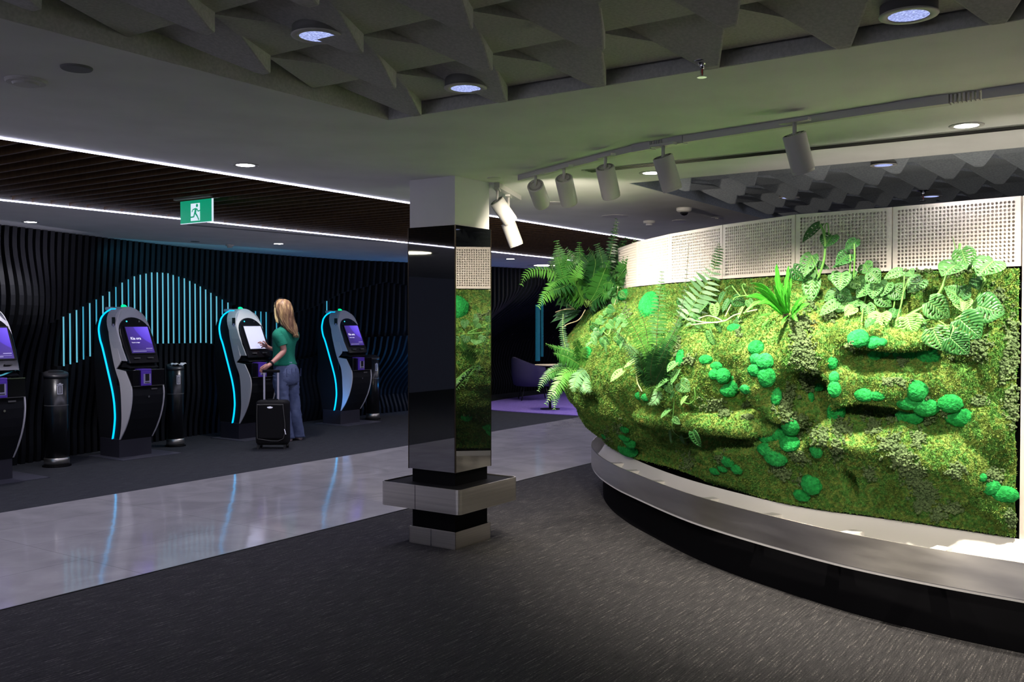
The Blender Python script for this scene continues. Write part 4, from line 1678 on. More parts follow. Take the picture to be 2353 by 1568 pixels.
def monstera_leaf(name, base, tip, width, face, m, parent, holes=True, fold=0.18, droop=0.15, seed=0):
    """ovate leaf with elongated window holes between the side veins"""
    r = random.Random(seed)
    base, tip = Vector(base), Vector(tip)
    ax = tip - base
    L = ax.length
    ax.normalize()
    face = Vector(face)
    nrm = (face - ax * face.dot(ax)).normalized()
    sd = ax.cross(nrm)
    N = 22
    prof = []
    for i in range(N + 1):
        t = i / N
        w = (math.sin(PI * min(1, (t + 0.05) / 1.05) ** 0.72)) ** 0.85 * (1 - 0.25 * t) if t < 1 else 0
        prof.append(max(w, 0.0))
    mw_ = max(prof)
    lat = [0, 0.10, 0.30, 0.50, 0.72, 1.0]
    vs, uv, fs = [], [], []
    hw = width / 2
    ids = {}
    for side in (-1, 1):
        for i in range(N + 1):
            t = i / N
            for j, a in enumerate(lat):
                w = prof[i] / mw_ * hw * a
                # heart lobes at the base, tip pulled down, side veins lean forward
                along = t * L - (0.10 * L * a * (1 - t) ** 3 * 1.3) + 0.06 * L * a * (1 - a) * math.sin(PI * t)
                z = fold * abs(w) - droop * L * t * t + 0.015 * L * math.sin(9 * t + side) * a
                p = base + ax * along + sd * (side * w) + nrm * z
                ids[(side, i, j)] = len(vs)
                vs.append(p)
                uv.append((t, side * a))
        hol = set()
        if holes:
            for i in range(3, N - 3):
                if i % 3 != 0:
                    continue
                if r.random() < 0.85:
                    hol.add((i, 2))
                    if r.random() < 0.6:
                        hol.add((i, 3))
                elif r.random() < 0.5:
                    hol.add((i, 1))
        for i in range(N):
            for j in range(len(lat) - 1):
                if (i, j) in hol:
                    continue
                q = [ids[(side, i, j)], ids[(side, i + 1, j)], ids[(side, i + 1, j + 1)], ids[(side, i, j + 1)]]
                if side < 0:
                    q = q[::-1]
                fs.append(tuple(q))
    me = bpy.data.meshes.new(name)
    me.from_pydata([tuple(v) for v in vs], [], fs)
    ul = me.uv_layers.new(name='UVMap')
    for lp in me.loops:
        ul.data[lp.index].uv = uv[lp.vertex_index]
    me.polygons.foreach_set('use_smooth', [True] * len(me.polygons))
    me.materials.append(m)
    o = link(bpy.data.objects.new(name, me), parent)
    so = o.modifiers.new('thick', 'SOLIDIFY')
    so.thickness = 0.0009
    return o


def lp(px, py, lift):
    p, n, s = SP(px, py, 0.0)
    dep = (p - Vector((0, 0, CAMZ))).dot(FW)
    nf = Vector(cframe(s)[1]).to_3d()
    # stand off towards the room: nearer to the viewer along the sight line
    k = lift / max(0.35, abs(nf.dot(FW)))
    return atd(px, py, dep - min(k, lift * 1.8)), nf


def leaf_px(plant, b, t, wpx, lift=0.10, m='adan', holes=True, up=0.35, seed=0, **kw):
    pb, nf = lp(b[0], b[1], lift * 0.8)
    db = (pb - Vector((0, 0, CAMZ))).dot(FW)
    pt = atd(t[0], t[1], db - 0.02)
    rr = random.Random(seed * 13 + 5)
    face = nf + Vector((0, 0, up)) + Vector((rr.uniform(-.3, .3), rr.uniform(-.3, .3), rr.uniform(-.2, .3)))
    # effective width grows a little as the leaf is seen at an angle
    w = wpx * 2 * 0.62 * db / FPX * 1.5
    return monstera_leaf('leaf', pb, pt, w, face, LM[m], plant, holes, seed=seed, **kw)


def stem_px(plant, pts, lift, r, m='stem', name='stem', taper=1.0):
    P3 = [lp(a, b, lift)[0] for a, b in pts]
    P3 = catmull(P3, 6)
    n = len(P3)
    return MB().tube(P3, [r * (1 - (1 - taper) * i / n) for i in range(n)], 7).build(name, LM[m], plant, True)


def plant(name, label, cat, px, py, group=None):
    p, n, s = SP(px, py)
    return thing(name, label, cat, (0, 0, 0), 0, group)


# -- window leaf plant in the middle right (two climbing shoots in front of the panels)
A = plant('window_leaf_plant', 'window leaf vine whose two shoots climb in front of the perforated panels at upper middle', 'plant', 1900, 650)
for k, (b, t, w, m, hl) in enumerate([
        ((1884, 516), (1841, 552), 17, 'adan_dark', 1), ((1912, 541), (1894, 568), 26, 'adan_dark', 1), ((1968, 554), (1942, 572), 16, 'adan_dark', 1), ((1968, 556), (1977, 553), 8, 'adan_dark', 0),
        ((1954, 584), (1920, 607), 22, 'adan_dark', 1), ((1866, 587), (1845, 634), 24, 'adan', 1), ((1874, 605), (1906, 618), 10, 'adan_dark', 1), ((1822, 616), (1854, 648), 22, 'adan_dark', 1),
        ((1868, 637), (1860, 696), 26, 'adan', 1), ((1862, 615), (1872, 640), 14, 'adan', 0), ((1946, 604), (1912, 612), 8, 'adan_dark', 0)]):
    leaf_px(A, b, t, w, 0.16, m, bool(hl), seed=k)
stem_px(A, [(1880, 640), (1893, 600), (1896, 560), (1891, 530), (1884, 516)], 0.15, 0.006)
stem_px(A, [(1896, 555), (1896, 520), (1902, 515), (1905, 540)], 0.15, 0.003)
stem_px(A, [(1952, 640), (1954, 600), (1953, 585)], 0.15, 0.004, 'stem')
stem_px(A, [(1962, 640), (1964, 590), (1963, 560)], 0.15, 0.004, 'stem')
stem_px(A, [(1882, 640), (1872, 605), (1864, 588)], 0.15, 0.0035, 'stem')

# -- dense clump of window leaves
Bp = plant('window_leaf_plant', 'dense clump of pale green window leaves, right of the strap leaved nest fern', 'plant', 1990, 690)
BL_ = [((1986, 607), (1999, 630), 22), ((1934, 628), (1929, 667), 26), ((1955, 625), (1947, 652), 22), ((1999, 627), (2023, 650), 22), ((2074, 624), (2032, 637), 17), ((2119, 642), (2086, 670), 24),
       ((1928, 672), (1894, 689), 20), ((1955, 648), (1990, 656), 18), ((1995, 659), (1968, 682), 22), ((2010, 655), (2004, 686), 22), ((2041, 650), (2024, 680), 19), ((2052, 664), (2080, 687), 25),
       ((2017, 682), (2050, 704), 22), ((1931, 674), (1959, 690), 18), ((1975, 690), (1949, 704), 18), ((1952, 691), (1924, 715), 25), ((1922, 696), (1883, 722), 17), ((1963, 707), (1941, 724), 17),
       ((1993, 700), (1997, 734), 18), ((2025, 720), (2018, 760), 33), ((2086, 729), (2097, 771), 42), ((2110, 735), (2108, 778), 22), ((2060, 712), (2045, 735), 18), ((1940, 650), (1962, 672), 18),
       ((1970, 640), (1985, 665), 18), ((2088, 624), (2098, 634), 14), ((1910, 630), (1925, 645), 14), ((2005, 735), (1988, 752), 14)]
for k, (b, t, w) in enumerate(BL_):
    leaf_px(Bp, b, t, w, 0.07 + 0.06 * random.random(), 'adan_lime' if k in (19, 20, 17, 7) else ('adan_dark' if k in (22, 27, 13) else 'adan'), True, seed=40 + k)
for s_ in ([(1980, 740), (1985, 700), (1995, 660)], [(2030, 740), (2010, 700), (2010, 655)], [(2060, 740), (2075, 680), (2078, 630)], [(2070, 735), (2072, 690), (2088, 640)], [(1950, 730), (1945, 690), (1936, 640)],
           [(2068, 733), (2100, 715), (2130, 700)], [(2040, 740), (2055, 700), (2052, 665)]):
    stem_px(Bp, s_, 0.05, 0.004)

# -- large monstera at right
Cp = plant('split_leaf_plant', 'large leaved split leaf vine hanging at the right end of the moss wall', 'plant', 2200, 700)
for k, (b, t, w, m) in enumerate([((2201, 606), (2163, 632), 42, 'adan'), ((2210, 574), (2227, 621), 28, 'adan'), ((2284, 600), (2246, 632), 44, 'adan'), ((2241, 640), (2247, 666), 17, 'adan_dark'),
                                  ((2205, 684), (2172, 660), 26, 'adan'), ((2208, 682), (2228, 654), 22, 'adan_dark'), ((2134, 694), (2184, 731), 34, 'adan'), ((2213, 688), (2212, 716), 24, 'adan_lime'),
                                  ((2247, 703), (2312, 720), 40, 'adan_dark'), ((2205, 733), (2256, 778), 44, 'adan_dark'), ((2145, 757), (2168, 808), 36, 'adan'), ((2184, 776), (2226, 816), 34, 'adan_dark')]):
    leaf_px(Cp, b, t, w, 0.13, m, k not in (3,), seed=80 + k, fold=0.12, droop=0.1)
stem_px(Cp, [(2080, 730), (2130, 700), (2160, 670), (2178, 625), (2200, 590), (2206, 560)], 0.08, 0.006)
stem_px(Cp, [(2195, 735), (2235, 705), (2255, 660), (2262, 640), (2240, 622), (2228, 612)], 0.09, 0.0065)
stem_px(Cp, [(2135, 757), (2185, 748), (2190, 760), (2184, 778)], 0.10, 0.004)
stem_px(Cp, [(2116, 741), (2150, 735), (2190, 760)], 0.08, 0.004)
stem_px(Cp, [(2190, 770), (2205, 735), (2245, 700)], 0.08, 0.005)
stem_px(Cp, [(2199, 585), (2194, 565), (2189, 545)], 0.08, 0.003, taper=0.3)

# -- vine with pale stems between the fern and the strap fern
Dp = plant('trailing_vine', 'trailing vine with pale looping stems and small window leaves, left of the strap leaved fern', 'plant', 1660, 700)
for k, (b, t, w, m) in enumerate([((1681, 657), (1664, 664), 11, 'adan'), ((1665, 672), (1650, 697), 15, 'adan_dark'), ((1676, 689), (1658, 716), 11, 'adan_dark'), ((1686, 687), (1714, 700), 17, 'adan_dark'),
                                  ((1628, 698), (1605, 716), 20, 'adan'), ((1643, 700), (1643, 732), 17, 'adan_lime'), ((1709, 706), (1693, 732), 15, 'adan_lime'), ((1630, 761), (1640, 797), 19, 'adan'),
                                  ((1647, 741), (1657, 768), 10, 'adan_dark'), ((1574, 731), (1563, 757), 16, 'adan'), ((1600, 738), (1612, 757), 12, 'adan'), ((1690, 735), (1702, 744), 12, 'adan_dark'),
                                  ((1585, 725), (1600, 735), 12, 'adan'), ((1720, 690), (1728, 710), 12, 'adan')]):
    leaf_px(Dp, b, t, w, 0.10, m, True, seed=120 + k)
stem_px(Dp, [(1588, 747), (1625, 743), (1665, 738), (1690, 724), (1740, 712)], 0.09, 0.0045, 'stem_pale')
stem_px(Dp, [(1583, 733), (1610, 740), (1650, 742)], 0.09, 0.004, 'stem_pale')
stem_px(Dp, [(1605, 733), (1625, 726), (1645, 730), (1660, 738)], 0.09, 0.004, 'stem_pale')
stem_px(Dp, [(1730, 680), (1710, 680), (1690, 684), (1685, 690)], 0.09, 0.004, 'stem')
stem_px(Dp, [(1716, 680), (1706, 660), (1709, 653), (1714, 656)], 0.09, 0.0035, 'stem')
stem_px(Dp, [(1702, 682), (1688, 665), (1682, 657)], 0.09, 0.0035, 'stem')
stem_px(Dp, [(1666, 728), (1674, 712), (1680, 700)], 0.09, 0.0035, 'stem_pale')

# -- small window leaves under the middle fern
Ep = plant('window_leaf_plant', 'small window leaf plant with hanging runners at the foot of the airy fern', 'plant', 1540, 880)
for k, (b, t, w, m) in enumerate([((1464, 828), (1431, 843), 13, 'adan_lime'), ((1431, 853), (1400, 875), 19, 'adan_lime'), ((1553, 834), (1531, 853), 17, 'adan'), ((1558, 852), (1539, 883), 18, 'adan'),
                                  ((1533, 874), (1509, 889), 13, 'adan'), ((1561, 880), (1586, 900), 20, 'adan'), ((1578, 912), (1563, 930), 15, 'adan_lime'), ((1540, 942), (1516, 959), 14, 'adan'),
                                  ((1592, 993), (1608, 1030), 17, 'adan_dark'), ((1541, 988), (1539, 1020), 7, 'adan'), ((1565, 1002), (1572, 1022), 7, 'adan_dark'), ((1548, 962), (1563, 976), 10, 'adan'),
                                  ((1534, 885), (1545, 905), 14, 'adan'), ((1468, 845), (1446, 852), 9, 'adan_lime'), ((1550, 900), (1540, 918), 12, 'adan_dark')]):
    leaf_px(Ep, b, t, w, 0.09, m, True, seed=150 + k)
stem_px(Ep, [(1550, 910), (1547, 950), (1545, 985), (1556, 1000), (1575, 1008), (1590, 1000)], 0.06, 0.003)
stem_px(Ep, [(1595, 890), (1597, 915), (1585, 928), (1570, 925)], 0.06, 0.003)
stem_px(Ep, [(1540, 850), (1537, 880), (1545, 910)], 0.04, 0.003)
stem_px(Ep, [(1462, 860), (1465, 880), (1475, 900)], 0.04, 0.004, 'stem_pale')

# -- window leaves below the big corner fern
Fp = plant('window_leaf_plant', 'clump of small window leaves hanging just under the big dark corner fern', 'plant', 1400, 740)
rr = random.Random(9)
for k in range(46):
    bx, by = rr.uniform(1355, 1432), rr.uniform(668, 790)
    a = rr.uniform(0.2, 2.9)
    L = rr.uniform(18, 30)
    leaf_px(Fp, (bx, by), (bx + L * math.cos(a) * 0.7, by + L * abs(math.sin(a))), rr.uniform(11, 16), 0.10 + 0.16 * rr.random(), rr.choice(['adan', 'adan_dark', 'adan_dark', 'adan']), rr.random() < 0.7, seed=200 + k)
stem_px(Fp, [(1420, 660), (1418, 680), (1412, 700)], 0.1, 0.004, 'stem_pale')
stem_px(Fp, [(1385, 760), (1398, 770), (1405, 745)], 0.08, 0.004, 'stem')

# -- strap leaved (bird's nest) fern
Gp = plant('nest_fern', 'bright green strap leaved nest fern rooted on top of the central moss ridge', 'fern', 1812, 722)


def strap(plantobj, b, t, wpx, curve=0.12, lift0=0.03, lift1=0.16, m='nest', seed=0):
    r = random.Random(seed)
    pb, nf = lp(b[0], b[1], lift0)
    db = (pb - Vector((0, 0, CAMZ))).dot(FW)
    pt = atd(t[0], t[1], db - lift1 + lift0)
    ax = pt - pb
    L = ax.length
    face = (nf + Vector((0, 0, 0.25))).normalized()
    sd0 = ax.normalized().cross(face).normalized()
    N = 16
    w = wpx * db / FPX
    vs, uv, fs = [], [], []
    for i in range(N + 1):
        t_ = i / N
        c = pb + ax * t_ + Vector((0, 0, 1)) * (curve * L * math.sin(PI * t_)) + face * (0.06 * L * math.sin(PI * t_))
        ww = w * (math.sin(PI * (0.06 + 0.94 * t_) ** 0.8)) ** 0.6 * (1 if t_ < 1 else 0.02)
        ww *= 1 + 0.07 * math.sin(t_ * 31 + seed)
        for a in (-1, -0.5, 0, 0.5, 1):
            vs.append(c + sd0 * (ww / 2 * a) + face * (abs(a) * ww * 0.16 + 0.003 * math.sin(t_ * 26 + a * 3)))
            uv.append((t_, a))
    for i in range(N):
        for a in range(4):
            fs.append((i * 5 + a, i * 5 + a + 1, (i + 1) * 5 + a + 1, (i + 1) * 5 + a))
    me = bpy.data.meshes.new('leaf')
    me.from_pydata([tuple(v) for v in vs], [], fs)
    ul = me.uv_layers.new(name='UVMap')
    for q in me.loops:
        ul.data[q.index].uv = uv[q.vertex_index]
    me.polygons.foreach_set('use_smooth', [True] * len(me.polygons))
    me.materials.append(LM[m])
    o = link(bpy.data.objects.new('leaf', me), plantobj)
    so = o.modifiers.new('thick', 'SOLIDIFY')
    so.thickness = 0.001
    return o


for k, (b, t, w, c) in enumerate([((1804, 722), (1785, 606), 17, 0.0), ((1810, 720), (1813, 610), 14, 0.0), ((1812, 720), (1820, 638), 11, 0.0), ((1800, 722), (1733, 661), 16, 0.10), ((1800, 722), (1726, 652), 15, 0.16),
                                  ((1798, 722), (1713, 684), 14, 0.14), ((1796, 722), (1709, 722), 12, 0.22), ((1796, 724), (1741, 733), 14, 0.06), ((1780, 732), (1751, 754), 15, 0.04), ((1812, 724), (1796, 747), 12, 0.0),
                                  ((1822, 722), (1833, 739), 11, 0.02), ((1818, 722), (1858, 680), 14, 0.05), ((1820, 722), (1861, 698), 14, 0.03), ((1798, 720), (1765, 668), 14, 0.05), ((1806, 720), (1798, 650), 13, 0),
                                  ((1800, 722), (1742, 700), 13, 0.15), ((1806, 720), (1779, 655), 13, 0.02), ((1808, 720), (1809, 665), 9, 0)]):
    strap(Gp, b, t, w, c, seed=k)
MB().tube([lp(1806, 728, 0.0)[0], lp(1807, 720, 0.03)[0]], [0.018, 0.010], 10).build('crown', LM['rachis'], Gp, True)

# ---- ferns
def frond(name, pts3, length_p, m, parent, face, npair=26, pw=0.30, rm='rachis', droop=0.25, rr=0.0018, start=0.12, seed=0, endscale=0.25):
    """feather frond: pinnae in pairs along a curved rachis"""
    rd = random.Random(seed)
    path = catmull(pts3, 12)
    cum_ = [0]
    for i in range(1, len(path)):
        cum_.append(cum_[-1] + (path[i] - path[i - 1]).length)
    T = cum_[-1]
    def at_(t):
        s = t * T
        for i in range(1, len(path)):
            if cum_[i] >= s:
                k = (s - cum_[i - 1]) / max(1e-6, cum_[i] - cum_[i - 1])
                return path[i - 1].lerp(path[i], k), (path[i] - path[i - 1]).normalized()
        return path[-1], (path[-1] - path[-2]).normalized()
    vs, fs = [], []
    face = Vector(face).normalized()
    for k in range(npair):
        t = start + (1 - start) * (k + 0.5) / npair
        p, d = at_(t)
        f = (face - d * face.dot(d)).normalized()
        sd = d.cross(f)
        env = math.sin(PI * min(1, 0.18 + 0.82 * t) ** 1.0) ** 0.7 if t < 0.98 else 0.3
        env = max(endscale, env)
        for side in (-1, 1):
            Lp = length_p * env * rd.uniform(0.85, 1.1)
            dr = (sd * side + d * 0.28 + f * rd.uniform(-.25, .25)).normalized()
            wdt = Lp * pw
            e = d
            n_ = 4
            b0 = len(vs)
            for q in range(n_ + 1):
                a = q / n_
                c = p + dr * Lp * a - f * droop * Lp * a * a * 0.6 + Vector((0, 0, -1)) * droop * Lp * a * a
                w = wdt * (0.55, 1.0, 0.9, 0.55, 0.05)[q] / 2
                vs.append(c - e * w)
                vs.append(c + e * w)
            for q in range(n_):
                fs.append((b0 + 2 * q, b0 + 2 * q + 1, b0 + 2 * q + 3, b0 + 2 * q + 2))
    o = mk(name, vs, fs, m, parent, True)
    MB().tube(path[::2] + [path[-1]], [rr * (1 - 0.6 * i / len(path[::2])) for i in range(len(path[::2]) + 1)], 5).build('rachis', LM[rm], o, True)
    return o


def fern_px(parent, pts, dep, plen_px, m, ddep=0.0, **kw):
    """pts in survey pixels; dep = view depth at the root, ddep = change towards the tip"""
    n = len(pts)
    P3 = [atd(a, b, dep + ddep * i / (n - 1)) for i, (a, b) in enumerate(pts)]
    face = -FW + Vector((0, 0, 0.5)) + Vector((kw.pop('fx', 0), kw.pop('fy', 0), 0))
    return frond('frond', P3, plen_px * dep / FPX, LM[m], parent, face, **kw)


def dep_of(px, py):
    p, n, s = SP(px, py)
    return (p - Vector((0, 0, CAMZ))).dot(FW)


dn = 7.52
Hp = plant('sword_fern', 'big dark green sword fern at the top left corner of the moss wall', 'fern', 1345, 705)
HF = [([(1348, 708), (1312, 650), (1290, 600), (1279, 552)], 22, 'fern', -0.1), ([(1350, 706), (1338, 650), (1333, 600), (1331, 556)], 20, 'fern', 0.1),
      ([(1352, 705), (1362, 640), (1368, 600), (1352, 570)], 22, 'fern_dark', -0.2), ([(1355, 705), (1392, 630), (1412, 590), (1440, 545)], 24, 'fern_dark', 0.2),
      ([(1358, 705), (1390, 650), (1405, 560), (1417, 500)], 14, 'fern_dark', 0.1), ([(1360, 700), (1405, 640), (1440, 600), (1461, 545)], 16, 'fern', -0.1),
      ([(1360, 706), (1410, 660), (1430, 610), (1450, 640)], 18, 'fern', -0.2), ([(1350, 702), (1330, 660), (1300, 620), (1310, 575)], 22, 'fern', -0.25),
      ([(1350, 700), (1372, 650), (1385, 610), (1372, 560)], 24, 'fern_dark', -0.15), ([(1346, 705), (1320, 680), (1300, 650), (1280, 590)], 20, 'fern', -0.3),
      ([(1345, 700), (1318, 650), (1260, 622), (1215, 625), (1197, 656)], 17, 'fern_light', -0.35), ([(1342, 700), (1300, 650), (1262, 670), (1236, 706)], 20, 'fern_light', -0.3),
      ([(1345, 700), (1322, 640), (1290, 640), (1262, 660)], 20, 'fern', -0.4), ([(1352, 700), (1350, 640), (1340, 610), (1300, 570)], 22, 'fern_dark', 0.1),
      ([(1356, 700), (1380, 660), (1400, 650), (1425, 660)], 16, 'fern', -0.3), ([(1352, 702), (1345, 660), (1352, 620), (1392, 585)], 24, 'fern_dark', 0.15),
      ([(1350, 702), (1370, 670), (1390, 620), (1400, 600)], 22, 'fern', -0.3), ([(1350, 702), (1330, 670), (1322, 640), (1338, 600)], 20, 'fern_light', -0.35)]
rq = random.Random(77)
for pts, w, m, dd in list(HF):
    if len(HF) < 40 and m != 'fern_light':
        HF.append(([(a + rq.uniform(-12, 12) * (i > 0) * (0.5 + 0.5 * i), b + rq.uniform(-10, 10) * (i > 0) + (16 if i > 1 else 0)) for i, (a, b) in enumerate(pts)], w * 1.05, rq.choice(['fern_dark', 'fern', 'fern_dark']), dd + rq.uniform(-.15, .15)))
for k, (pts, w, m, dd) in enumerate(HF):
    fern_px(Hp, pts, dn - 0.05, w * 1.25, m, dd, seed=k, npair=28 if k not in (4,) else 24, rm='rachis_g', pw=0.3, fx=random.uniform(-.5, .5), fy=random.uniform(-.4, .4), endscale=0.2)
for k, pts in enumerate([[(1325, 705), (1300, 680), (1288, 672)], [(1322, 712), (1300, 697)], [(1318, 710), (1295, 712), (1276, 718)], [(1345, 712), (1330, 735), (1305, 745), (1292, 753)]]):
    MB().tube(catmull([atd(a, b, dn - 0.05) for a, b in pts], 5), 0.004, 6).build('aerial_root', LM['root'], Hp, True)
# dark strap leaves at the back of the corner fern
for k, (b, t, w) in enumerate([((1330, 705), (1282, 690), 10), ((1328, 712), (1272, 715), 11), ((1325, 716), (1265, 728), 10), ((1322, 722), (1275, 745), 10), ((1328, 700), (1300, 672), 10)]):
    pb = atd(b[0], b[1], dn + 0.1)
    ptt = atd(t[0], t[1], dn + 0.05)
    monstera_leaf('leaf', pb, ptt, w * 2.2 * dn / FPX, (-0.6, -0.3, 0.8), LM['adan_dark'], Hp, False, droop=0.3, seed=k)

dl = dep_of(1370, 860)
print('DEPTHS', dl, dep_of(1510, 860), dep_of(1590, 730))
Ip = plant('sword_fern', 'light green sword fern hanging low at the left end, in front of the armchair', 'fern', 1345, 845)
for k, (pts, w, m, dd) in enumerate([([(1345, 832), (1310, 808), (1280, 800), (1254, 790)], 13, 'fern', -0.2), ([(1342, 845), (1310, 825), (1285, 815), (1272, 812)], 20, 'fern', -0.2),
                                     ([(1345, 850), (1300, 856), (1285, 880), (1253, 930)], 20, 'fern_light', -0.3), ([(1343, 850), (1300, 870), (1278, 900), (1274, 942)], 17, 'fern_light', -0.3),
                                     ([(1345, 845), (1285, 850), (1255, 865), (1236, 900)], 17, 'fern', -0.2), ([(1318, 840), (1300, 800), (1293, 760), (1294, 722)], 12, 'fern_dark', 0.05),
                                     ([(1345, 842), (1335, 810), (1325, 790), (1322, 775)], 17, 'fern', -0.2), ([(1350, 850), (1340, 870), (1345, 890), (1358, 900)], 18, 'fern_grey', -0.25),
                                     ([(1350, 845), (1330, 860), (1320, 880), (1318, 900)], 18, 'fern_grey', -0.25), ([(1355, 840), (1335, 825), (1345, 800), (1350, 790)], 14, 'fern_light', -0.2),
                                     ([(1345, 850), (1300, 845), (1270, 850), (1250, 880)], 18, 'fern_dark', -0.1)]):
    fern_px(Ip, pts, dl - 0.05, w, m, dd, seed=60 + k, npair=24, rm='rachis_g', fx=random.uniform(-.3, .3))

dm = dep_of(1510, 860)
Jp = plant('sword_fern', 'tall airy fern with dark stalks in the left half of the moss wall', 'fern', 1500, 880)
for k, (pts, w, m, dd) in enumerate([([(1505, 885), (1508, 790), (1514, 700), (1522, 622)], 26, 'fern', 0.0), ([(1500, 885), (1488, 820), (1455, 750), (1420, 692)], 19, 'fern_light', -0.15),
                                     ([(1508, 880), (1545, 770), (1572, 680), (1583, 558)], 10, 'fern_dark', 0.0), ([(1492, 885), (1455, 820), (1430, 775), (1403, 756)], 13, 'fern_grey', -0.2),
                                     ([(1508, 870), (1520, 820), (1545, 770), (1565, 735)], 20, 'fern', -0.1), ([(1498, 880), (1490, 800), (1480, 740), (1455, 690)], 18, 'fern_light', -0.05),
                                     ([(1496, 880), (1475, 830), (1450, 800), (1430, 790)], 18, 'fern_grey', -0.2), ([(1506, 880), (1512, 840), (1530, 800), (1552, 770)], 18, 'fern_dark', -0.15),
                                     ([(1500, 885), (1490, 850), (1470, 820), (1450, 812)], 16, 'fern', -0.2), ([(1504, 885), (1505, 850), (1515, 800), (1530, 770)], 18, 'fern', -0.12),
                                     ([(1490, 890), (1482, 860), (1475, 850), (1462, 848)], 16, 'fern_dark', -0.2), ([(1495, 915), (1500, 895), (1515, 888), (1500, 905)], 10, 'fern_light', -0.1),
                                     ([(1500, 900), (1490, 870), (1495, 830), (1485, 800)], 18, 'fern_dark', -0.1), ([(1512, 890), (1520, 870), (1540, 850), (1548, 820)], 16, 'fern', -0.1),
                                     ([(1500, 890), (1512, 900), (1505, 920), (1490, 930)], 13, 'fern_grey', -0.15), ([(1502, 892), (1495, 860), (1500, 820), (1512, 790)], 22, 'fern_dark', -0.2), ([(1498, 892), (1480, 860), (1472, 830), (1468, 800)], 20, 'fern_dark', -0.22), ([(1506, 892), (1525, 865), (1530, 835), (1535, 800)], 20, 'fern_dark', -0.2), ([(1500, 895), (1510, 870), (1520, 850), (1528, 830)], 18, 'fern_dark', -0.25)]):
    fern_px(Jp, pts, dm - 0.08, w, m, dd, seed=90 + k, npair=30, pw=0.24, rm='rachis', fx=random.uniform(-.3, .3), rr=0.0022)

dk = dep_of(1590, 730)
Kp = plant('holly_fern', 'broad leafleted silvery fern frond leaning right in front of the perforated panels', 'fern', 1570, 740)
fern_px(Kp, [(1570, 745), (1600, 690), (1630, 640), (1648, 600)], dk - 0.12, 42, 'fern_grey', -0.02, seed=130, npair=13, pw=0.24, rm='rachis_g', start=0.05, droop=0.05, endscale=0.4)
fern_px(Kp, [(1640, 620), (1648, 590), (1652, 575), (1652, 558)], dk - 0.14, 16, 'fern', 0.0, seed=131, npair=9, pw=0.24, rm='rachis_g')
for k in range(26):
    rr = random.Random(300 + k)
    bx, by = rr.uniform(1555, 1615), rr.uniform(690, 745)
    a = rr.uniform(0, 2 * PI)
    leaf_px(Kp, (bx, by), (bx + 16 * math.cos(a), by + 14 * math.sin(a)), rr.uniform(5, 9), 0.04 + 0.08 * rr.random(), rr.choice(['adan', 'adan_dark']), False, seed=330 + k)
# ================================================================= TRACK LIGHTS
TRK = [(4.99, 3.33), (4.47, 2.24), (4.40, 1.98), (4.31, 1.51), (4.22, 0.85), (4.19, 0.44), (4.16, -0.6), (4.16, -1.4)]
trk = thing('light_track', 'long white ceiling light track bending along in front of the moss wall', 'light track', (4.3, 1.2, H))
TO = Vector((4.3, 1.2, H))


def seg(a, b, w, z0, z1):
    return MB().bar(Vector((a[0], a[1], H + (z0 + z1) / 2)) - TO, Vector((b[0], b[1], H + (z0 + z1) / 2)) - TO, w, z1 - z0)


def lerp2(a, b, t):
    return (a[0] + (b[0] - a[0]) * t, a[1] + (b[1] - a[1]) * t)


seg(TRK[0], TRK[1], 0.036, -0.034, 0.0).build('rail', M['trackwhite'], trk, bevel=0.002)
seg(TRK[2], TRK[4], 0.036, -0.034, 0.0).build('rail', M['trackwhite'], trk, bevel=0.002)
seg(TRK[5], TRK[7], 0.036, -0.034, 0.0).build('rail', M['trackwhite'], trk, bevel=0.002)
for a, b in ((TRK[1], TRK[2]), (TRK[4], TRK[5])):
    m = MB()
    m.bar(Vector((*lerp2(a, b, -.12), H - .018)) - TO, Vector((*lerp2(a, b, .35), H - .018)) - TO, 0.044, 0.04)
    m.bar(Vector((*lerp2(a, b, .65), H - .018)) - TO, Vector((*lerp2(a, b, 1.12), H - .018)) - TO, 0.044, 0.04)
    for k in range(7):
        t = .36 + .04 * k
        m.bar(Vector((*lerp2(a, b, t), H - .018)) - TO, Vector((*lerp2(a, b, t + .02), H - .018)) - TO, 0.038, 0.034)
    m.build('flexible_joint', M['trackwhite'], trk)


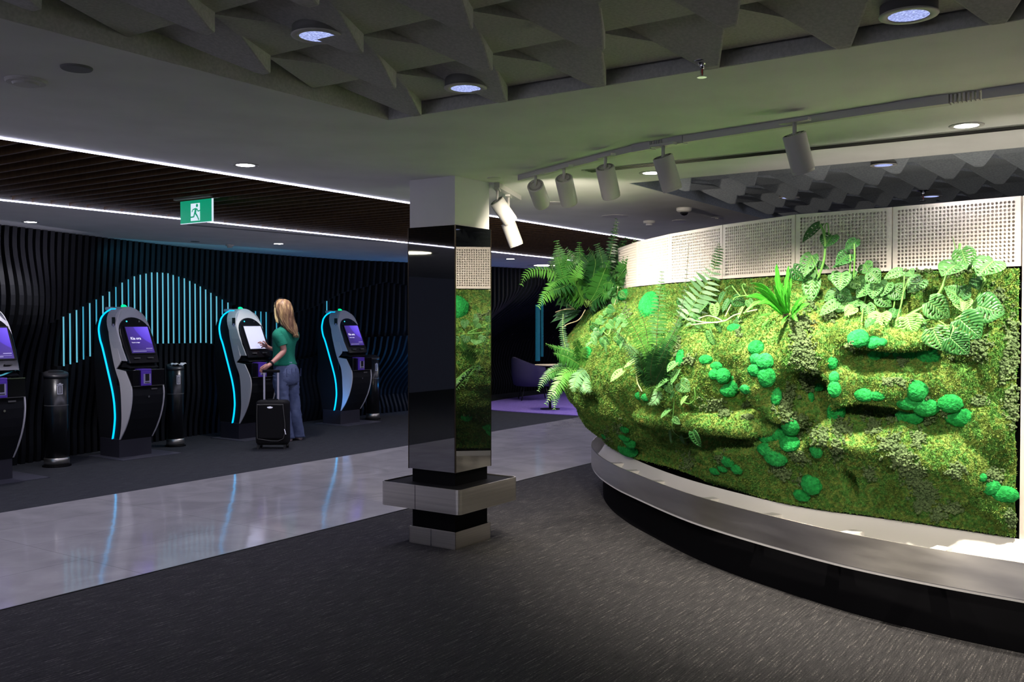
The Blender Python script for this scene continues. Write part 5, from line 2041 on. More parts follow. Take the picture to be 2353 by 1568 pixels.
def track_head(p, track_dir, aim, label, group='white can spotlights on the long track', energy=26, angle=104, blend=1.0, lamp=True, stem=0.075):
    p = Vector((p[0], p[1], H - 0.034))
    t = thing('track_spotlight', label, 'spotlight', p, 0, group)
    td = Vector((*track_dir, 0)).normalized()
    MB().bar(td * -0.07 + Vector((0, 0, -.006)), td * 0.07 + Vector((0, 0, -.006)), 0.034, 0.014).build('adapter', M['trackwhite'], t, bevel=0.002)
    MB().tube([(0, 0, -0.012), (0, 0, -stem)], 0.009, 10).build('stem', M['trackwhite'], t, True)
    piv = Vector((0, 0, -stem))
    d = (Vector(aim) - (p + piv)).normalized()
    L, r = 0.175, 0.051
    a = piv + d * -0.012
    # can as a lathe along d
    u = d.orthogonal().normalized()
    w = d.cross(u)
    prof = [(0.0, 0.006), (0.030, 0.006), (0.030, 0.0), (r - 0.004, 0.0), (r, 0.004), (r, L - 0.012), (r - 0.002, L - 0.010), (r - 0.002, L), (r - 0.009, L), (r - 0.012, L - 0.03), (0.0, L - 0.03)]
    n = 32
    rings = []
    for rr_, h_ in prof:
        rings.append([a + d * h_ + (u * math.cos(2 * PI * k / n) + w * math.sin(2 * PI * k / n)) * max(rr_, 1e-4) for k in range(n)])
    can = MB().rings(rings, cap=False).build('can', M['trackwhite'], t, True)
    es = can.modifiers.new('es', 'EDGE_SPLIT')
    es.split_angle = math.radians(35)
    m = MB()
    for k in range(28):
        an = 2 * PI * k / 28
        if math.cos(an) > 0.93:
            continue
        e = u * math.cos(an) + w * math.sin(an)
        m.bar(a + e * 0.033 - d * 0.0006, a + e * 0.044 - d * 0.0006, 0.0022, 0.001, up=d)
    m.build('vent_slots', M['slot'], can)
    if lamp:
        lens = MB()
        ll = a + d * (L - 0.028)
        lens.rings([[ll + (u * math.cos(2 * PI * k / n) + w * math.sin(2 * PI * k / n)) * rr_ for k in range(n)] for rr_ in (0.034, 1e-4)], cap=False)
        lens.build('lens', mat_get3('spot_lens', (1.0, 0.93, 0.72), 8.0), can)
        spot_lamp('track_spotlight_lamp', p + a + d * (L + 0.004), p + a + d * 2, energy, angle, blend, (1.0, 0.89, 0.73), 0.022)
    return t


def mat_get3(name, c, s):
    return bpy.data.materials.get(name) or mat(name, c, 0.5, emit=c, es=s)


def wall_pt(s_off_y, z, d=0.1):
    s = s_of_y(s_off_y)
    p, nn = cframe(s)
    q = p + nn * d
    return Vector((q.x, q.y, z))


def on_track(px, py):
    v = onz(px, py, H - 0.04)
    return (v.x, v.y)


tdir1 = (TRK[1][0] - TRK[0][0], TRK[1][1] - TRK[0][1])
tdir2 = (TRK[4][0] - TRK[2][0], TRK[4][1] - TRK[2][1])
SP_E = 170.0
SP_FRONT = 125.0
pts = [on_track(1231, 402), on_track(1296, 385), on_track(1391, 359), on_track(1524, 333), on_track(1826, 278)]
aims = [(7.1, 3.75, 0.7), (6.35, 3.25, 0.35), (5.75, 2.6, 0.3), (5.2, 1.75, 0.25), (4.9, 1.0, 0.25)]
labs = ['white can spotlight, first from the column on the long track', 'white can spotlight, second from the column, tilted to the right', 'white can spotlight, third from the column, strongly tilted, before the track bend',
        'white can spotlight, fourth from the column, nearly upright', 'largest white can spotlight, alone near the right end of the visible track']
for i in range(5):
    track_head(pts[i], tdir1 if i < 3 else tdir2, aims[i], labs[i], energy=SP_E * (0.65, 0.3, 0.6, 0.9, 1.1)[i], angle=(140, 96, 100, 104, 110)[i])
# two more heads of the same run, outside the picture to the right
track_head((4.18, 0.05), (0, 1), (5.0, 0.35, 1.0), 'white can spotlight of the long track outside the picture at right', energy=SP_E * 1.2)
t2 = MB().bar((1.1, 1.75, H - 0.018), (1.82, -0.3, H - 0.018), 0.036, 0.034).build('light_track', M['trackwhite'])  # unseen track and heads, added as front fill for the moss wall
tag(t2, 'second white light track above the viewer, outside the picture', 'light track')
for q_, am in (((1.2, 1.4), (5.75, 2.75, .60)), ((1.45, .75), (5.2, 1.6, .5)), ((1.69, .1), (4.95, .8, .5)), ((1.12, 1.68), (6.95, 3.6, 1.0))):
    track_head(q_, (0.3, -1), am, 'white can spotlight on the track above the viewer, outside the picture', 'can spotlights above the viewer', energy=SP_FRONT * (0.8 if am[2] > 0.9 else 1), angle=32 if am[2] > 0.9 else 42, blend=0.9)
# the pair on the short track behind the column
p6 = onz(1143, 436, H - 0.04)
p7 = onz(1150, 448, H - 0.04)
track_head((p6.x, p6.y), (0.9, 0.5), (p6.x + 0.62, p6.y - 0.30, H - 0.95), 'pale can spotlight right behind the column, nearer of the overlapping pair', 'pair of can spotlights right behind the column', energy=SP_E * 0.3, stem=0.09)
track_head((p7.x + .1, p7.y), (0.9, 0.5), (p7.x + 0.45, p7.y - 0.25, H - 1.3), 'pale can spotlight right behind the column, farther and lower of the overlapping pair', 'pair of can spotlights right behind the column', energy=SP_E * 0.3, stem=0.20)
MB().bar((p6.x - 0.05, p6.y - 0.03, H - 0.018), (p7.x + 0.35, p7.y + 0.08, H - 0.018), 0.036, 0.034).build('short_track', M['trackwhite'])
tag(bpy.data.objects['short_track'], 'short white light track holding the pair of spotlights behind the column', 'light track')

# ================================================================= DOWNLIGHTS
def downlight(x, y, r, m, label, name='downlight', z=H, energy=0, col=(1, .95, .97), angle=120, rim=True, group='round recessed downlights'):
    t = thing(name, label, 'ceiling light', (x, y, z), 0, group)
    MB().lathe([(r * 0.86, -0.001), (r * 0.86, -0.004), (r * 1.22, -0.004), (r * 1.25, -0.0005)], 36).build('rim', M['trackwhite'], t, True)
    MB().lathe([(r * 0.86, -0.0025), (0.0001, -0.0025)], 36).build('diffuser', m, t)
    if energy:
        spot_lamp(name + '_lamp', (x, y, z - 0.07), (x, y, 0), energy, angle, 0.6, col, 0.05)
    return t


def at_ceiling(px, py, z=H):
    v = onz(px, py, z)
    return v.x, v.y


DLs = [(564, 379, .062, 'lampwhite', 'bright round downlight in the plain ceiling above and left of the column', 10), (70, 510, .062, 'lampwhite', 'round downlight at far left near the fin wall', 30),
       (640, 560, .062, 'lampwhite', 'round downlight above the woman', 42), (2221, 288, .062, 'lampwhite', 'bright round downlight at upper right beside the slot diffuser', 8),
       (1497, 397, .062, 'lampwhite', 'round downlight half hidden behind the fourth spotlight', 5), (1173, 595, .07, 'lampwarm', 'small warm downlight right of the column above the lounge', 4)]
for px, py, r, m, lab, e in DLs:
    x, y = at_ceiling(px, py)
    downlight(x, y, r, M[m], lab, energy=e)
x, y = at_ceiling(1262, 610)
downlight(x, y, 0.29, M['lampwarm'], 'large round warm lamp disc in the ceiling above the armchair', 'ceiling_disc_lamp', energy=6, col=(1, .93, .75), group=None)
# off downlights with prismatic lenses in the felt
for px, py, z, r, lab in ((730, 82, H + .075, .07, 'unlit prismatic downlight in the near felt recess at upper left'), (1070, 202, H + .06, .07, 'unlit prismatic downlight in the near felt recess above the column'),
                          (2088, 34, H + .05, .07, 'unlit prismatic downlight in the near felt recess at upper right')):
    z = H + 0.06
    x, y = at_ceiling(px, py, z - 0.04)
    t = downlight(x, y, r, M['lampdim'], lab, 'prismatic_downlight', z=z - 0.04, group='unlit prismatic downlights in the felt recesses')
    MB().lathe([(r * 1.2, -0.001), (r * 1.2, 0.05)], 30).build('housing', M['darkgrey'], t, True)
for px, py, lab in ((1813, 454, 'small prismatic downlight in the far felt recess, left one'), (2030, 379, 'small prismatic downlight in the far felt recess, upper one'), (2140, 451, 'small prismatic downlight in the far felt recess, right one')):
    x, y = at_ceiling(px, py, H + .02)
    t = downlight(x, y, .062, M['lampdim'], lab, 'prismatic_downlight', z=H + .02, group='unlit prismatic downlights in the felt recesses')
    MB().lathe([(.072, -0.001), (.072, 0.10)], 30).build('housing', M['darkgrey'], t, True)


def disc(px, py, r, label, cat, name, m='trackwhite', h=0.012, z=H, extra=None, pos=None):
    x, y = pos or at_ceiling(px, py, z)
    prof = [(r, 0), (r, -h * 0.5), (r * 0.93, -h)]
    prof += extra or [(0.0001, -h)]
    o = MB().lathe(prof, 32).build(name, M[m], None, False)
    o.location = (x, y, z)
    return tag(o, label, cat)


disc(176, 155, .055, 'grey round ceiling speaker grille at upper left', 'speaker', 'ceiling_speaker', 'darkgrey', 0.008)
disc(60, 184, .075, 'faint white round detector base at the left edge of the ceiling', 'detector', 'detector_base', 'trackwhite', 0.012, extra=[(0.05, -.012), (0.045, -.02), (.0001, -.02)])
disc(1135, 409, .045, 'small pale round ceiling plate at the top right of the column', 'ceiling plate', 'ceiling_plate', 'trackwhite', 0.006)
disc(1413, 497, .12, 'flat white access disc in the ceiling above the corner fern', 'ceiling plate', 'ceiling_plate', 'trackwhite', 0.004)
disc(1272, 467, .10, 'round flush speaker grille behind the second track spotlight', 'speaker', 'ceiling_speaker', 'trackwhite', 0.004)
disc(1492, 508, .055, 'white smoke detector standing off the blue tinted ceiling', 'smoke detector', 'smoke_detector', 'trackwhite', 0.022, extra=[(0.03, -.026), (0.03, -.042), (.0001, -.042)])
disc(448, 555, .05, 'small dark round sensor in the ceiling above the second kiosk', 'sensor', 'ceiling_sensor', 'darkgrey', 0.005)
disc(528, 562, .05, 'small white detector hanging from the ceiling by the fin wall', 'smoke detector', 'smoke_detector', 'trackwhite', 0.02, extra=[(0.03, -.024), (0.03, -.04), (.0001, -.04)])
disc(1562, 507, .07, 'white flush ring in the ceiling under the dome camera', 'ceiling plate', 'ceiling_plate', 'trackwhite', 0.004)
disc(1648, 500, .05, 'small white ring in the ceiling right of the dome camera', 'ceiling plate', 'ceiling_plate', 'trackwhite', 0.004, extra=[(.02, -.004), (.015, -.012), (.0001, -.012)])
x, y = at_ceiling(1572, 478)
t = thing('dome_camera', 'white dome security camera with dark lens on the ceiling', 'security camera', (x, y, H))
MB().lathe([(.062, 0), (.062, -.02), (.05, -.032), (.03, -.036)], 28).build('housing', M['trackwhite'], t, True)
MB().lathe([(.034, -.034), (.032, -.046), (.02, -.058), (.0001, -.064)], 24).build('dome', KM['gloss'], t, True)


def sprinkler(x, y, z, label, s=1.0):
    t = thing('fire_sprinkler', label, 'sprinkler', (x, y, z), 0, 'fire sprinklers in the felt ceilings')
    MB().lathe([(.026 * s, .002), (.026 * s, -.002), (.012 * s, -.004), (.010 * s, -.012)], 20).build('cup', M['slot'] if s == 1.0 else M['chrome'], t, True)
    MB().tube([(0, 0, 0), (0, 0, -.022 * s)], .006 * s, 8).build('body', M['chrome'], t, True)
    q = MB()
    q.tube([(-.007 * s, 0, -.02 * s), (-.009 * s, 0, -.034 * s), (0, 0, -.044 * s), (.009 * s, 0, -.034 * s), (.007 * s, 0, -.02 * s)], .0018 * s, 6)
    q.build('frame', M['chrome'], t)
    MB().tube([(0, 0, -.02 * s), (0, 0, -.04 * s)], .0025 * s, 6).build('glass_bulb', mat_get2('sprinkler_red_bulb', (0.5, 0.02, 0.02), 0.2), t)
    MB().lathe([(.0001, -.044 * s), (.014 * s, -.044 * s), (.014 * s, -.046 * s), (.0001, -.046 * s)], 16).build('deflector', M['chrome'], t)
    return t


x, y = at_ceiling(1613, 141, H + .006)
sprinkler(x, y, H + .006, 'chrome fire sprinkler with red bulb under a felt scale at top centre right', 1.25)
x, y = at_ceiling(2121, 438, H)
sprinkler(x, y, H, 'pale fire sprinkler in the far felt recess above the perforated panels', 1.6)

# slot diffuser and linear vents
t = thing('slot_diffuser', 'long three line slot air diffuser in the ceiling strip behind the track', 'air vent', (5.07, 0.9, H))
MB().box(-0.055, 0.055, -2.4, 2.0, -0.004, 0.0).build('frame', M['trackwhite'], t)
m = MB()
for k in (-1, 0, 1):
    m.box(-0.012 + k * 0.034, 0.012 + k * 0.034, -2.38, 1.98, -0.0055, -0.004)
m.build('slots', M['slot'], t)
for k, (a, b, lab) in enumerate((((1.0, 7.75), (3.95, 7.75), 'thin dark linear air vent in the ceiling at far left'), ((5.75, 7.62), (8.4, 7.32), 'thin dark linear air vent in the ceiling left of the column'))):
    o = MB().bar((*a, H - 0.001), (*b, H - 0.001), 0.07, 0.003).build('linear_vent', M['darkgrey'])
    tag(o, lab, 'air vent')

# ================================================================= EXIT SIGN
ES = thing('exit_sign', 'green running man exit sign hanging below the slatted ceiling', 'exit sign', (4.62, 6.0, H))


def onx(px, py, X):
    d = ray(px, py)
    return Vector((0, 0, CAMZ)) + d * (X / d.x)


a_ = onx(416, 515, 4.62)
b_ = onx(488, 507, 4.62)
ztop = onx(450, 458, 4.62).z
yl, yr, zb = a_.y, b_.y, a_.z
YM, HH = 6.0, H
ES_g = mat('exit_green', (0.0, 0.25, 0.13), 0.3, emit=(0.0, 0.33, 0.17), es=0.62)
ES_w = mat('exit_white', (0.8, 0.85, 0.9), 0.3, emit=(0.62, 0.75, 0.85), es=0.8)
pl_ = MB().box(-.005, .005, yr - YM, yl - YM, zb - HH, ztop - HH).build('sign_plate', ES_g, ES)
MB().box(-.006, .006, yr - YM - 0.007, yr - YM, zb - HH, ztop - HH + 0.0).build('lit_edge', ES_w, pl_)
MB().box(-.006, .006, yr - YM, yl - YM, zb - HH - 0.004, zb - HH).build('lit_edge', ES_w, pl_)
MB().box(-.045, .045, yr - YM - 0.03, yl - YM + 0.03, ztop - HH, ztop - HH + 0.012).build('mounting_bracket', M['trackwhite'], ES)
MB().box(-.04, .04, yr - YM + 0.08, yl - YM - 0.08, ztop - HH + 0.012, 0.06).build('housing', M['darkgrey'], ES)
W_ = yl - yr
Hs = ztop - zb
cy = (yl + yr) / 2 - YM
# door opening (pale) and figure; u grows to the right of the sign as seen from the hall
def sy(u):
    return cy - u * W_
def sz(v):
    return zb - HH + v * Hs
xf = -0.0062
MB().box(xf, -.005, min(sy(-.16), sy(.13)), max(sy(-.16), sy(.13)), sz(.08), sz(.82)).build('door_symbol', ES_w, pl_)
fig = MB()
def limb(p, q, w):
    fig.bar((xf - 0.0006, sy(p[0]), sz(p[1])), (xf - 0.0006, sy(q[0]), sz(q[1])), w * Hs, 0.0012, up=(1, 0, 0))
limb((0.01, .60), (-.02, .40), .12)
limb((-.02, .42), (.05, .27), .075)
limb((.05, .27), (.10, .10), .065)
limb((-.03, .42), (-.06, .25), .07)
limb((-.06, .25), (-.17, .24), .06)
limb((0.01, .60), (-.09, .56), .05)
limb((-.09, .56), (-.12, .46), .045)
limb((0.03, .60), (.08, .47), .05)
limb((.08, .47), (.16, .52), .045)
n = 14
c = (0.045, .72)
fig.add([(xf - 0.0012, sy(c[0]) + 0.075 * Hs * math.cos(2 * PI * k / n), sz(c[1]) + 0.075 * Hs * math.sin(2 * PI * k / n)) for k in range(n)], [tuple(range(n))])
fig.build('running_figure', ES_g, pl_)

# ================================================================= LOUNGE
rug = MB()
pr_ = [(12.62, 7.3), (12.6, 8.7), (12.75, 9.15), (13.2, 9.6), (14.0, 9.95), (15.5, 10.1), (17.5, 9.9), (18, 8.0), (17.5, 6.2), (14.5, 5.6), (13.2, 6.0)]
pr_ = [tuple(p[:2]) for p in catmull([(a, b, 0) for a, b in pr_], 4)]
o = rug.prism(pr_, 0.001, 0.012, 'z').build('rug', add_noise(mat('purple_rug', (0.2, 0.12, 0.5), 0.95), (40, 40, 40), (0.20, 0.13, 0.50), (0.27, 0.18, 0.62)))
tag(o, 'flat purple rug under the armchair in the far lounge', 'rug')
AC = mat('armchair_purple_fabric', (0.055, 0.045, 0.12), 0.9)
LEG = mat('armchair_leg_black', (0.01, 0.01, 0.012), 0.5)


def armchair(x, y, rz, label):
    t = thing('armchair', label, 'armchair', (x, y, 0.012), rz, None)
    n = 22
    outer, rings_ = 0.40, []
    m = MB()
    for i in range(n + 1):
        a = math.radians(-25) + math.radians(230) * i / n
        hh = 0.62 + 0.17 * math.sin(PI * i / n) ** 1.5
        c, s = math.cos(a), math.sin(a)
        ring = []
        for (r, z) in ((0.40, 0.28), (0.43, 0.45), (0.44, hh - 0.04), (0.41, hh), (0.36, hh), (0.32, hh - 0.05), (0.31, 0.40), (0.31, 0.28)):
            ring.append((r * c, r * s * 0.95, z))
        rings_.append(ring)
    m.rings(rings_)
    b = m.build('backrest', AC, t, True)
    MB().lathe([(0.33, 0.26), (0.36, 0.30), (0.36, 0.40), (0.33, 0.44), (0.0001, 0.45)], 28).build('seat', AC, t, True)
    for a in (45, 135, 225, 315):
        c, s = math.cos(math.radians(a)), math.sin(math.radians(a))
        MB().tube([(0.27 * c, 0.27 * s, 0.27), (0.36 * c, 0.36 * s, 0.0)], [0.015, 0.01], 8).build('leg', LEG, t, True)
    return t


armchair(14.72, 9.52, math.radians(40), 'dark purple tub armchair by the far wall, seen between the column and the hanging fern')
c2 = armchair(13.6, 9.2, 0, 'x') if False else None
q = atd(1264, 838, 15.6)
t = thing('side_table', 'small round table with pale top and black pedestal in front of the armchair', 'table', (q.x, q.y, 0.012))
MB().lathe([(0.0001, q.z - .012), (.25, q.z - .012), (.255, q.z - .02), (.24, q.z - .03), (.0001, q.z - .03)], 36).build('table_top', mat('pale_table_top', (0.62, 0.52, 0.40), 0.5), t, True)
MB().tube([(0, 0, 0.01), (0, 0, q.z - .03)], .02, 12).build('pedestal', LEG, t, True)
MB().lathe([(0.0001, .012), (.16, .010), (.165, .0), (.0001, 0)], 28).build('base', LEG, t)

# chairs and a disc lamp that only show as reflections in the column glass
def mirror_pt(px, py, z):
    d = ray(px, py)
    k = (CX0 - 0.008) / d.x
    h_ = Vector((0, 0, CAMZ)) + d * k
    r = Vector((-d.x, d.y, d.z))
    return h_ + r * ((z - h_.z) / r.z)


v = mirror_pt(948, 581, H)
downlight(v.x, v.y, 0.29, M['lampwarm'], 'large round lamp disc seen only as a reflection at the top of the column glass', 'ceiling_disc_lamp', energy=4, col=(1, .93, .75), group=None)

# uplight added inside the island, unseen behind the panels, to brighten the ceiling
ut = thing('uplight_trough', 'uplight trough hidden inside the island behind the perforated panels', 'uplight', (5.5, 0.9, 0))
MB().box(-.06, .06, -1.8, 0.9, 1.42, 1.50).build('trough', M['darkgrey'], ut)
MB().box(-.05, .05, -1.78, 0.88, 1.50, 1.505).build('diffuser', mat('uplight_diffuser', (1, 1, 1), 0.5, emit=(1.0, 0.92, 0.76), es=10), ut)
for yy in (-1.4, 0.7):
    MB().box(-.03, .03, yy - .03, yy + .03, 0, 1.42).build('post', M['darkgrey'], ut)
# ================================================================= WOMAN
D0 = 11.60


def W(px, py, dd=0.0):
    return atd(px, py, D0 + dd)


SKIN = mat('skin', (0.52, 0.25, 0.21), 0.55)
HAIR = add_noise(mat('hair_blonde_brown', (0.3, 0.18, 0.08), 0.55), (30, 30, 3), (0.15, 0.075, 0.045), (0.46, 0.31, 0.14), 0.40, 0.72, bump=0.6, dist=0.006)
SHIRT = add_noise(mat('green_knit', (0.0, 0.2, 0.13), 0.9), (160, 160, 160), (0.0, 0.165, 0.105), (0.01, 0.25, 0.16), bump=0.4, dist=0.003)
JEAN = add_noise(mat('blue_denim', (0.09, 0.12, 0.28), 0.85), (9, 9, 5), (0.06, 0.085, 0.19), (0.115, 0.15, 0.29), bump=0.5, bscale=(14, 14, 26), dist=0.012)
SHOE = mat('white_shoe', (0.55, 0.45, 0.52), 0.6)

FY = Vector((-0.06, 1, 0)).normalized()          # her facing direction
FXR = Vector((1, 0.06, 0)).normalized()          # her right side

wo = thing('person', 'woman with long blonde hair, green short sleeved top and blue jeans, touching a kiosk screen', 'person', onz(672, 1012, 0))
wo.location.z = 0
WO = Vector(wo.location)

heelL, heelR = onz(664, 1014, 0), onz(687, 1011, 0)
J = {
    'pelvis': W(657, 842), 'waist': W(653, 812), 'chest': W(656, 780), 'neckb': W(657, 757), 'neck': W(654, 742), 'head': W(647, 722), 'top': W(648, 700),
    'lsh': W(638, 766, -.13), 'lel': W(654, 807, -.13), 'lwr': W(621, 838, -.33), 'lhd': W(608, 845, -.40),
    'rsh': W(676, 767, .13), 'rel': W(647, 806, .28), 'rwr': W(621, 801, .17), 'rhd': W(611, 796, .15),
    'lhip': W(647, 852, -.07), 'lkn': W(651, 928, -.08), 'lan': heelL + FY * 0.05 + Vector((0, 0, .085)),
    'rhip': W(669, 852, .07), 'rkn': W(675, 926, .04), 'ran': heelR + FY * 0.05 + Vector((0, 0, .085)),
}
J['lto'] = J['lan'] + FY * 0.15 + Vector((0, 0, -.05))
J['rto'] = J['ran'] + FY * 0.15 + Vector((0, 0, -.05))
RAD = {'pelvis': (.11, .09), 'waist': (.085, .07), 'chest': (.10, .07), 'neckb': (.055, .05), 'neck': (.048, .05), 'head': (.07, .08), 'top': (.06, .07), 'lsh': .045, 'lel': .041, 'lwr': .026,
       'lhd': (.030, .020), 'rsh': .042, 'rel': .041, 'rwr': .026, 'rhd': (.030, .020), 'lhip': .085, 'lkn': .058, 'lan': .04, 'lto': .03, 'rhip': .085, 'rkn': .058, 'ran': .04, 'rto': .03}
ED = [('pelvis', 'waist'), ('waist', 'chest'), ('chest', 'neckb'), ('neckb', 'neck'), ('neck', 'head'), ('head', 'top'), ('chest', 'lsh'), ('lsh', 'lel'), ('lel', 'lwr'), ('lwr', 'lhd'),
      ('chest', 'rsh'), ('rsh', 'rel'), ('rel', 'rwr'), ('rwr', 'rhd'), ('pelvis', 'lhip'), ('lhip', 'lkn'), ('lkn', 'lan'), ('lan', 'lto'), ('pelvis', 'rhip'), ('rhip', 'rkn'), ('rkn', 'ran'), ('ran', 'rto')]
# finger chains
HL = J['lhd']
HR = J['rhd']


def add_chain(root, pts, rads):
    prev = root
    for i, (p, r) in enumerate(zip(pts, rads)):
        k = '%s_%d_%d' % (root, len(J), i)
        J[k] = p
        RAD[k] = r
        ED.append((prev, k))
        prev = k


ldir = (J['lhd'] - J['lwr']).normalized()
grip = W(601, 851, -.42)
for q in range(4):
    off = FXR * (-0.030 + 0.020 * q) * 0.9 + Vector((0, 0, -0.006 * q))
    k1 = J['lhd'] + ldir * 0.035 + off
    k2 = k1 + ldir * 0.018 + Vector((0, 0, -.024))
    k3 = k2 - ldir * 0.014 + Vector((0, 0, -.014))
    add_chain('lhd', [k1, k2, k3], [.0095, .009, .008])
add_chain('lhd', [J['lwr'] + ldir * 0.035 + Vector((0, 0, .022)) - FXR * 0.015, J['lhd'] + ldir * 0.02 + Vector((0, 0, .012)) - FXR * 0.03, J['lhd'] + ldir * 0.045 - FXR * 0.028], [.012, .010, .009])
fing = [[(604, 789, .15), (598, 786, .14), (592, 789, .14)], [(605, 791, .13), (600, 789, .12), (596, 791, .12)], [(604, 794, .16), (600, 793, .15), (598, 795, .15)], [(606, 797, .17), (602, 798, .17), (600, 800, .17)]]
for f in fing:
    add_chain('rhd', [W(*p) for p in f], [.0098, .009, .008])
add_chain('rhd', [W(612, 791, .12), W(607, 785, .11), W(603, 785, .11)], [.012, .010, .009])
names = list(J.keys())
ix = {n: i for i, n in enumerate(names)}
me = bpy.data.meshes.new('body')
me.from_pydata([tuple(J[n] - WO) for n in names], [(ix[a], ix[b]) for a, b in ED], [])
body = link(bpy.data.objects.new('body', me), wo)
md = body.modifiers.new('skin', 'SKIN')
md.use_smooth_shade = True
sk = me.skin_vertices[0].data
for n in names:
    r = RAD[n]
    sk[ix[n]].radius = r if isinstance(r, tuple) else (r, r)
    sk[ix[n]].use_root = (n == 'pelvis')
sb = body.modifiers.new('sub', 'SUBSURF')
sb.levels = 2
sb.render_levels = 2
me.materials.append(SKIN)


def oval(c, rx, ry, n=28, zt=0.0, ex=None, ey=None, wob=0):
    ex = ex or FXR
    ey = ey or FY
    out = []
    for k in range(n):
        a = 2 * PI * k / n
        w = 1 + wob * math.sin(5 * a + c.z * 40)
        out.append(c + ex * (rx * math.cos(a) * w) + ey * (ry * math.sin(a) * w) + Vector((0, 0, zt * math.sin(a))) - WO)
    return out


# head: skull with face, sculpted from an icosphere
hc = W(646, 716)
bm = bmesh.new()
bmesh.ops.create_icosphere(bm, subdivisions=5, radius=1.0)
for v in bm.verts:
    x_, y_, z_ = v.co
    X, Y, Z = x_ * .074, y_ * .094, z_ * .112
    if z_ < -0.1:
        X *= 1 - 0.42 * (-z_ - 0.1)
        Y *= 1 - 0.22 * (-z_ - 0.1)
    if y_ > 0.5:
        Y += 0.022 * math.exp(-(x_ / 0.13) ** 2 - ((z_ + 0.18) / 0.16) ** 2)           # nose
        Y += 0.007 * math.exp(-(x_ / 0.30) ** 2 - ((z_ + 0.52) / 0.07) ** 2)           # lips
        Y += 0.006 * math.exp(-(x_ / 0.25) ** 2 - ((z_ + 0.85) / 0.12) ** 2)           # chin
        for e in (-.36, .36):
            Y -= 0.010 * math.exp(-((x_ - e) / 0.17) ** 2 - ((z_ - 0.02) / 0.11) ** 2)  # eye sockets
            Y += 0.005 * math.exp(-((x_ - e) / 0.25) ** 2 - ((z_ - 0.20) / 0.06) ** 2)
    v.co = (X, Y, Z)
hm = bpy.data.meshes.new('head')
for f in bm.faces:
    f.smooth = True
bm.to_mesh(hm)
bm.free()
hm.materials.append(SKIN)
hd = link(bpy.data.objects.new('head', hm), wo)
hd.location = hc - WO
hd.rotation_euler = (math.radians(-8), 0, math.atan2(-FY.x, FY.y) + math.radians(6))
ey = MB()
for e in (-.027, .027):
    ey.add([(e + .011 * math.cos(a * PI / 6), .084, .004 + .005 * math.sin(a * PI / 6)) for a in range(12)], [tuple(range(12))])
ey.build('eyes', mat('eye_dark', (0.03, 0.02, 0.02), 0.3), hd)
for e in (-1, 1):
    MB().lathe([(0.001, 0), (.012, .004), (.016, .008), (.012, .012), (.001, .012)], 14).build('ear', SKIN, hd, True)
    er = [o for o in kids(hd) if o.name.startswith('ear')][-1]
    er.location = (e * .072, -.004, -.008)
    er.rotation_euler = (0, e * PI / 2, 0)

# shirt: torso loft
def mixp(a, b, t):
    return J[a].lerp(J[b], t)


def loft_center(py):
    tab = [(748, 656), (757, 657), (766, 657), (780, 656), (795, 654.5), (812, 652), (826, 652), (838, 654)]
    return W(interp(tab, py), py)


tors = []
for py, rx, ry in ((748, .055, .055), (752, .085, .062), (757, .145, .070), (763, .178, .082), (772, .186, .098), (784, .176, .112), (796, .165, .110), (808, .155, .103), (818, .155, .104),
                   (828, .165, .112), (836, .172, .118), (840, .170, .116)):
    c = loft_center(py) + FY * (0.012 if 770 < py < 800 else 0)
    tors.append(oval(c, rx, ry, wob=0.012))
MB().rings(tors, cap=False).build('green_top', SHIRT, wo, True)
tp = [o for o in kids(wo) if o.name.startswith('green_top')][0]
s_ = tp.modifiers.new('th', 'SOLIDIFY')
s_.thickness = 0.006


def limb_loft(name, pts, rads, m, flat=1.0, n=20, cap=True, wob=0.0):
    P = catmull(pts, 6)
    R = np.interp(np.linspace(0, 1, len(P)), np.linspace(0, 1, len(rads)), rads)
    P = [p - WO for p in P]
    if wob:
        R = [r * (1 + wob * math.sin(i * 1.9) + wob * 0.6 * math.sin(i * 3.7 + 1)) for i, r in enumerate(R)]
    o = MB().tube(P, list(R), n, cap).build(name, m, wo, True)
    return o


limb_loft('sleeve', [J['lsh'] + Vector((0, 0, .03)) + FXR * 0.03, J['lsh'] + Vector((0, 0, -.03)), J['lsh'].lerp(J['lel'], .5), J['lsh'].lerp(J['lel'], .70)], [.045, .070, .066, .064], SHIRT, wob=0.015)
limb_loft('sleeve', [J['rsh'] + Vector((0, 0, .03)) - FXR * 0.03, J['rsh'] + Vector((0, 0, -.03)), J['rsh'].lerp(J['rel'], .5), J['rsh'].lerp(J['rel'], .70)], [.045, .068, .064, .060], SHIRT, wob=0.015)

# jeans: hips and two legs in one piece each leg overlapping inside
jj = MB()
hips = []
for py, rx, ry, cxp in ((832, .150, .110, 654), (840, .160, .115, 655), (850, .174, .125, 656), (862, .180, .130, 657), (874, .176, .124, 657.5), (884, .165, .110, 658)):
    hips.append(oval(W(cxp, py) - FY * (0.012 if py > 845 else 0), rx, ry))
jj.rings(hips)


def leg_rings(pts, rads):
    P = catmull(pts, 7)
    R = np.interp(np.linspace(0, 1, len(P)), np.linspace(0, 1, len(rads)), rads)
    rr_ = random.Random(4)
    for i, (p, r) in enumerate(zip(P, R)):
        yield oval(p, r * (1 + 0.05 * math.sin(i * 2.1)), r * 1.08 * (1 + 0.04 * math.sin(i * 2.7 + 1)), wob=0.02)


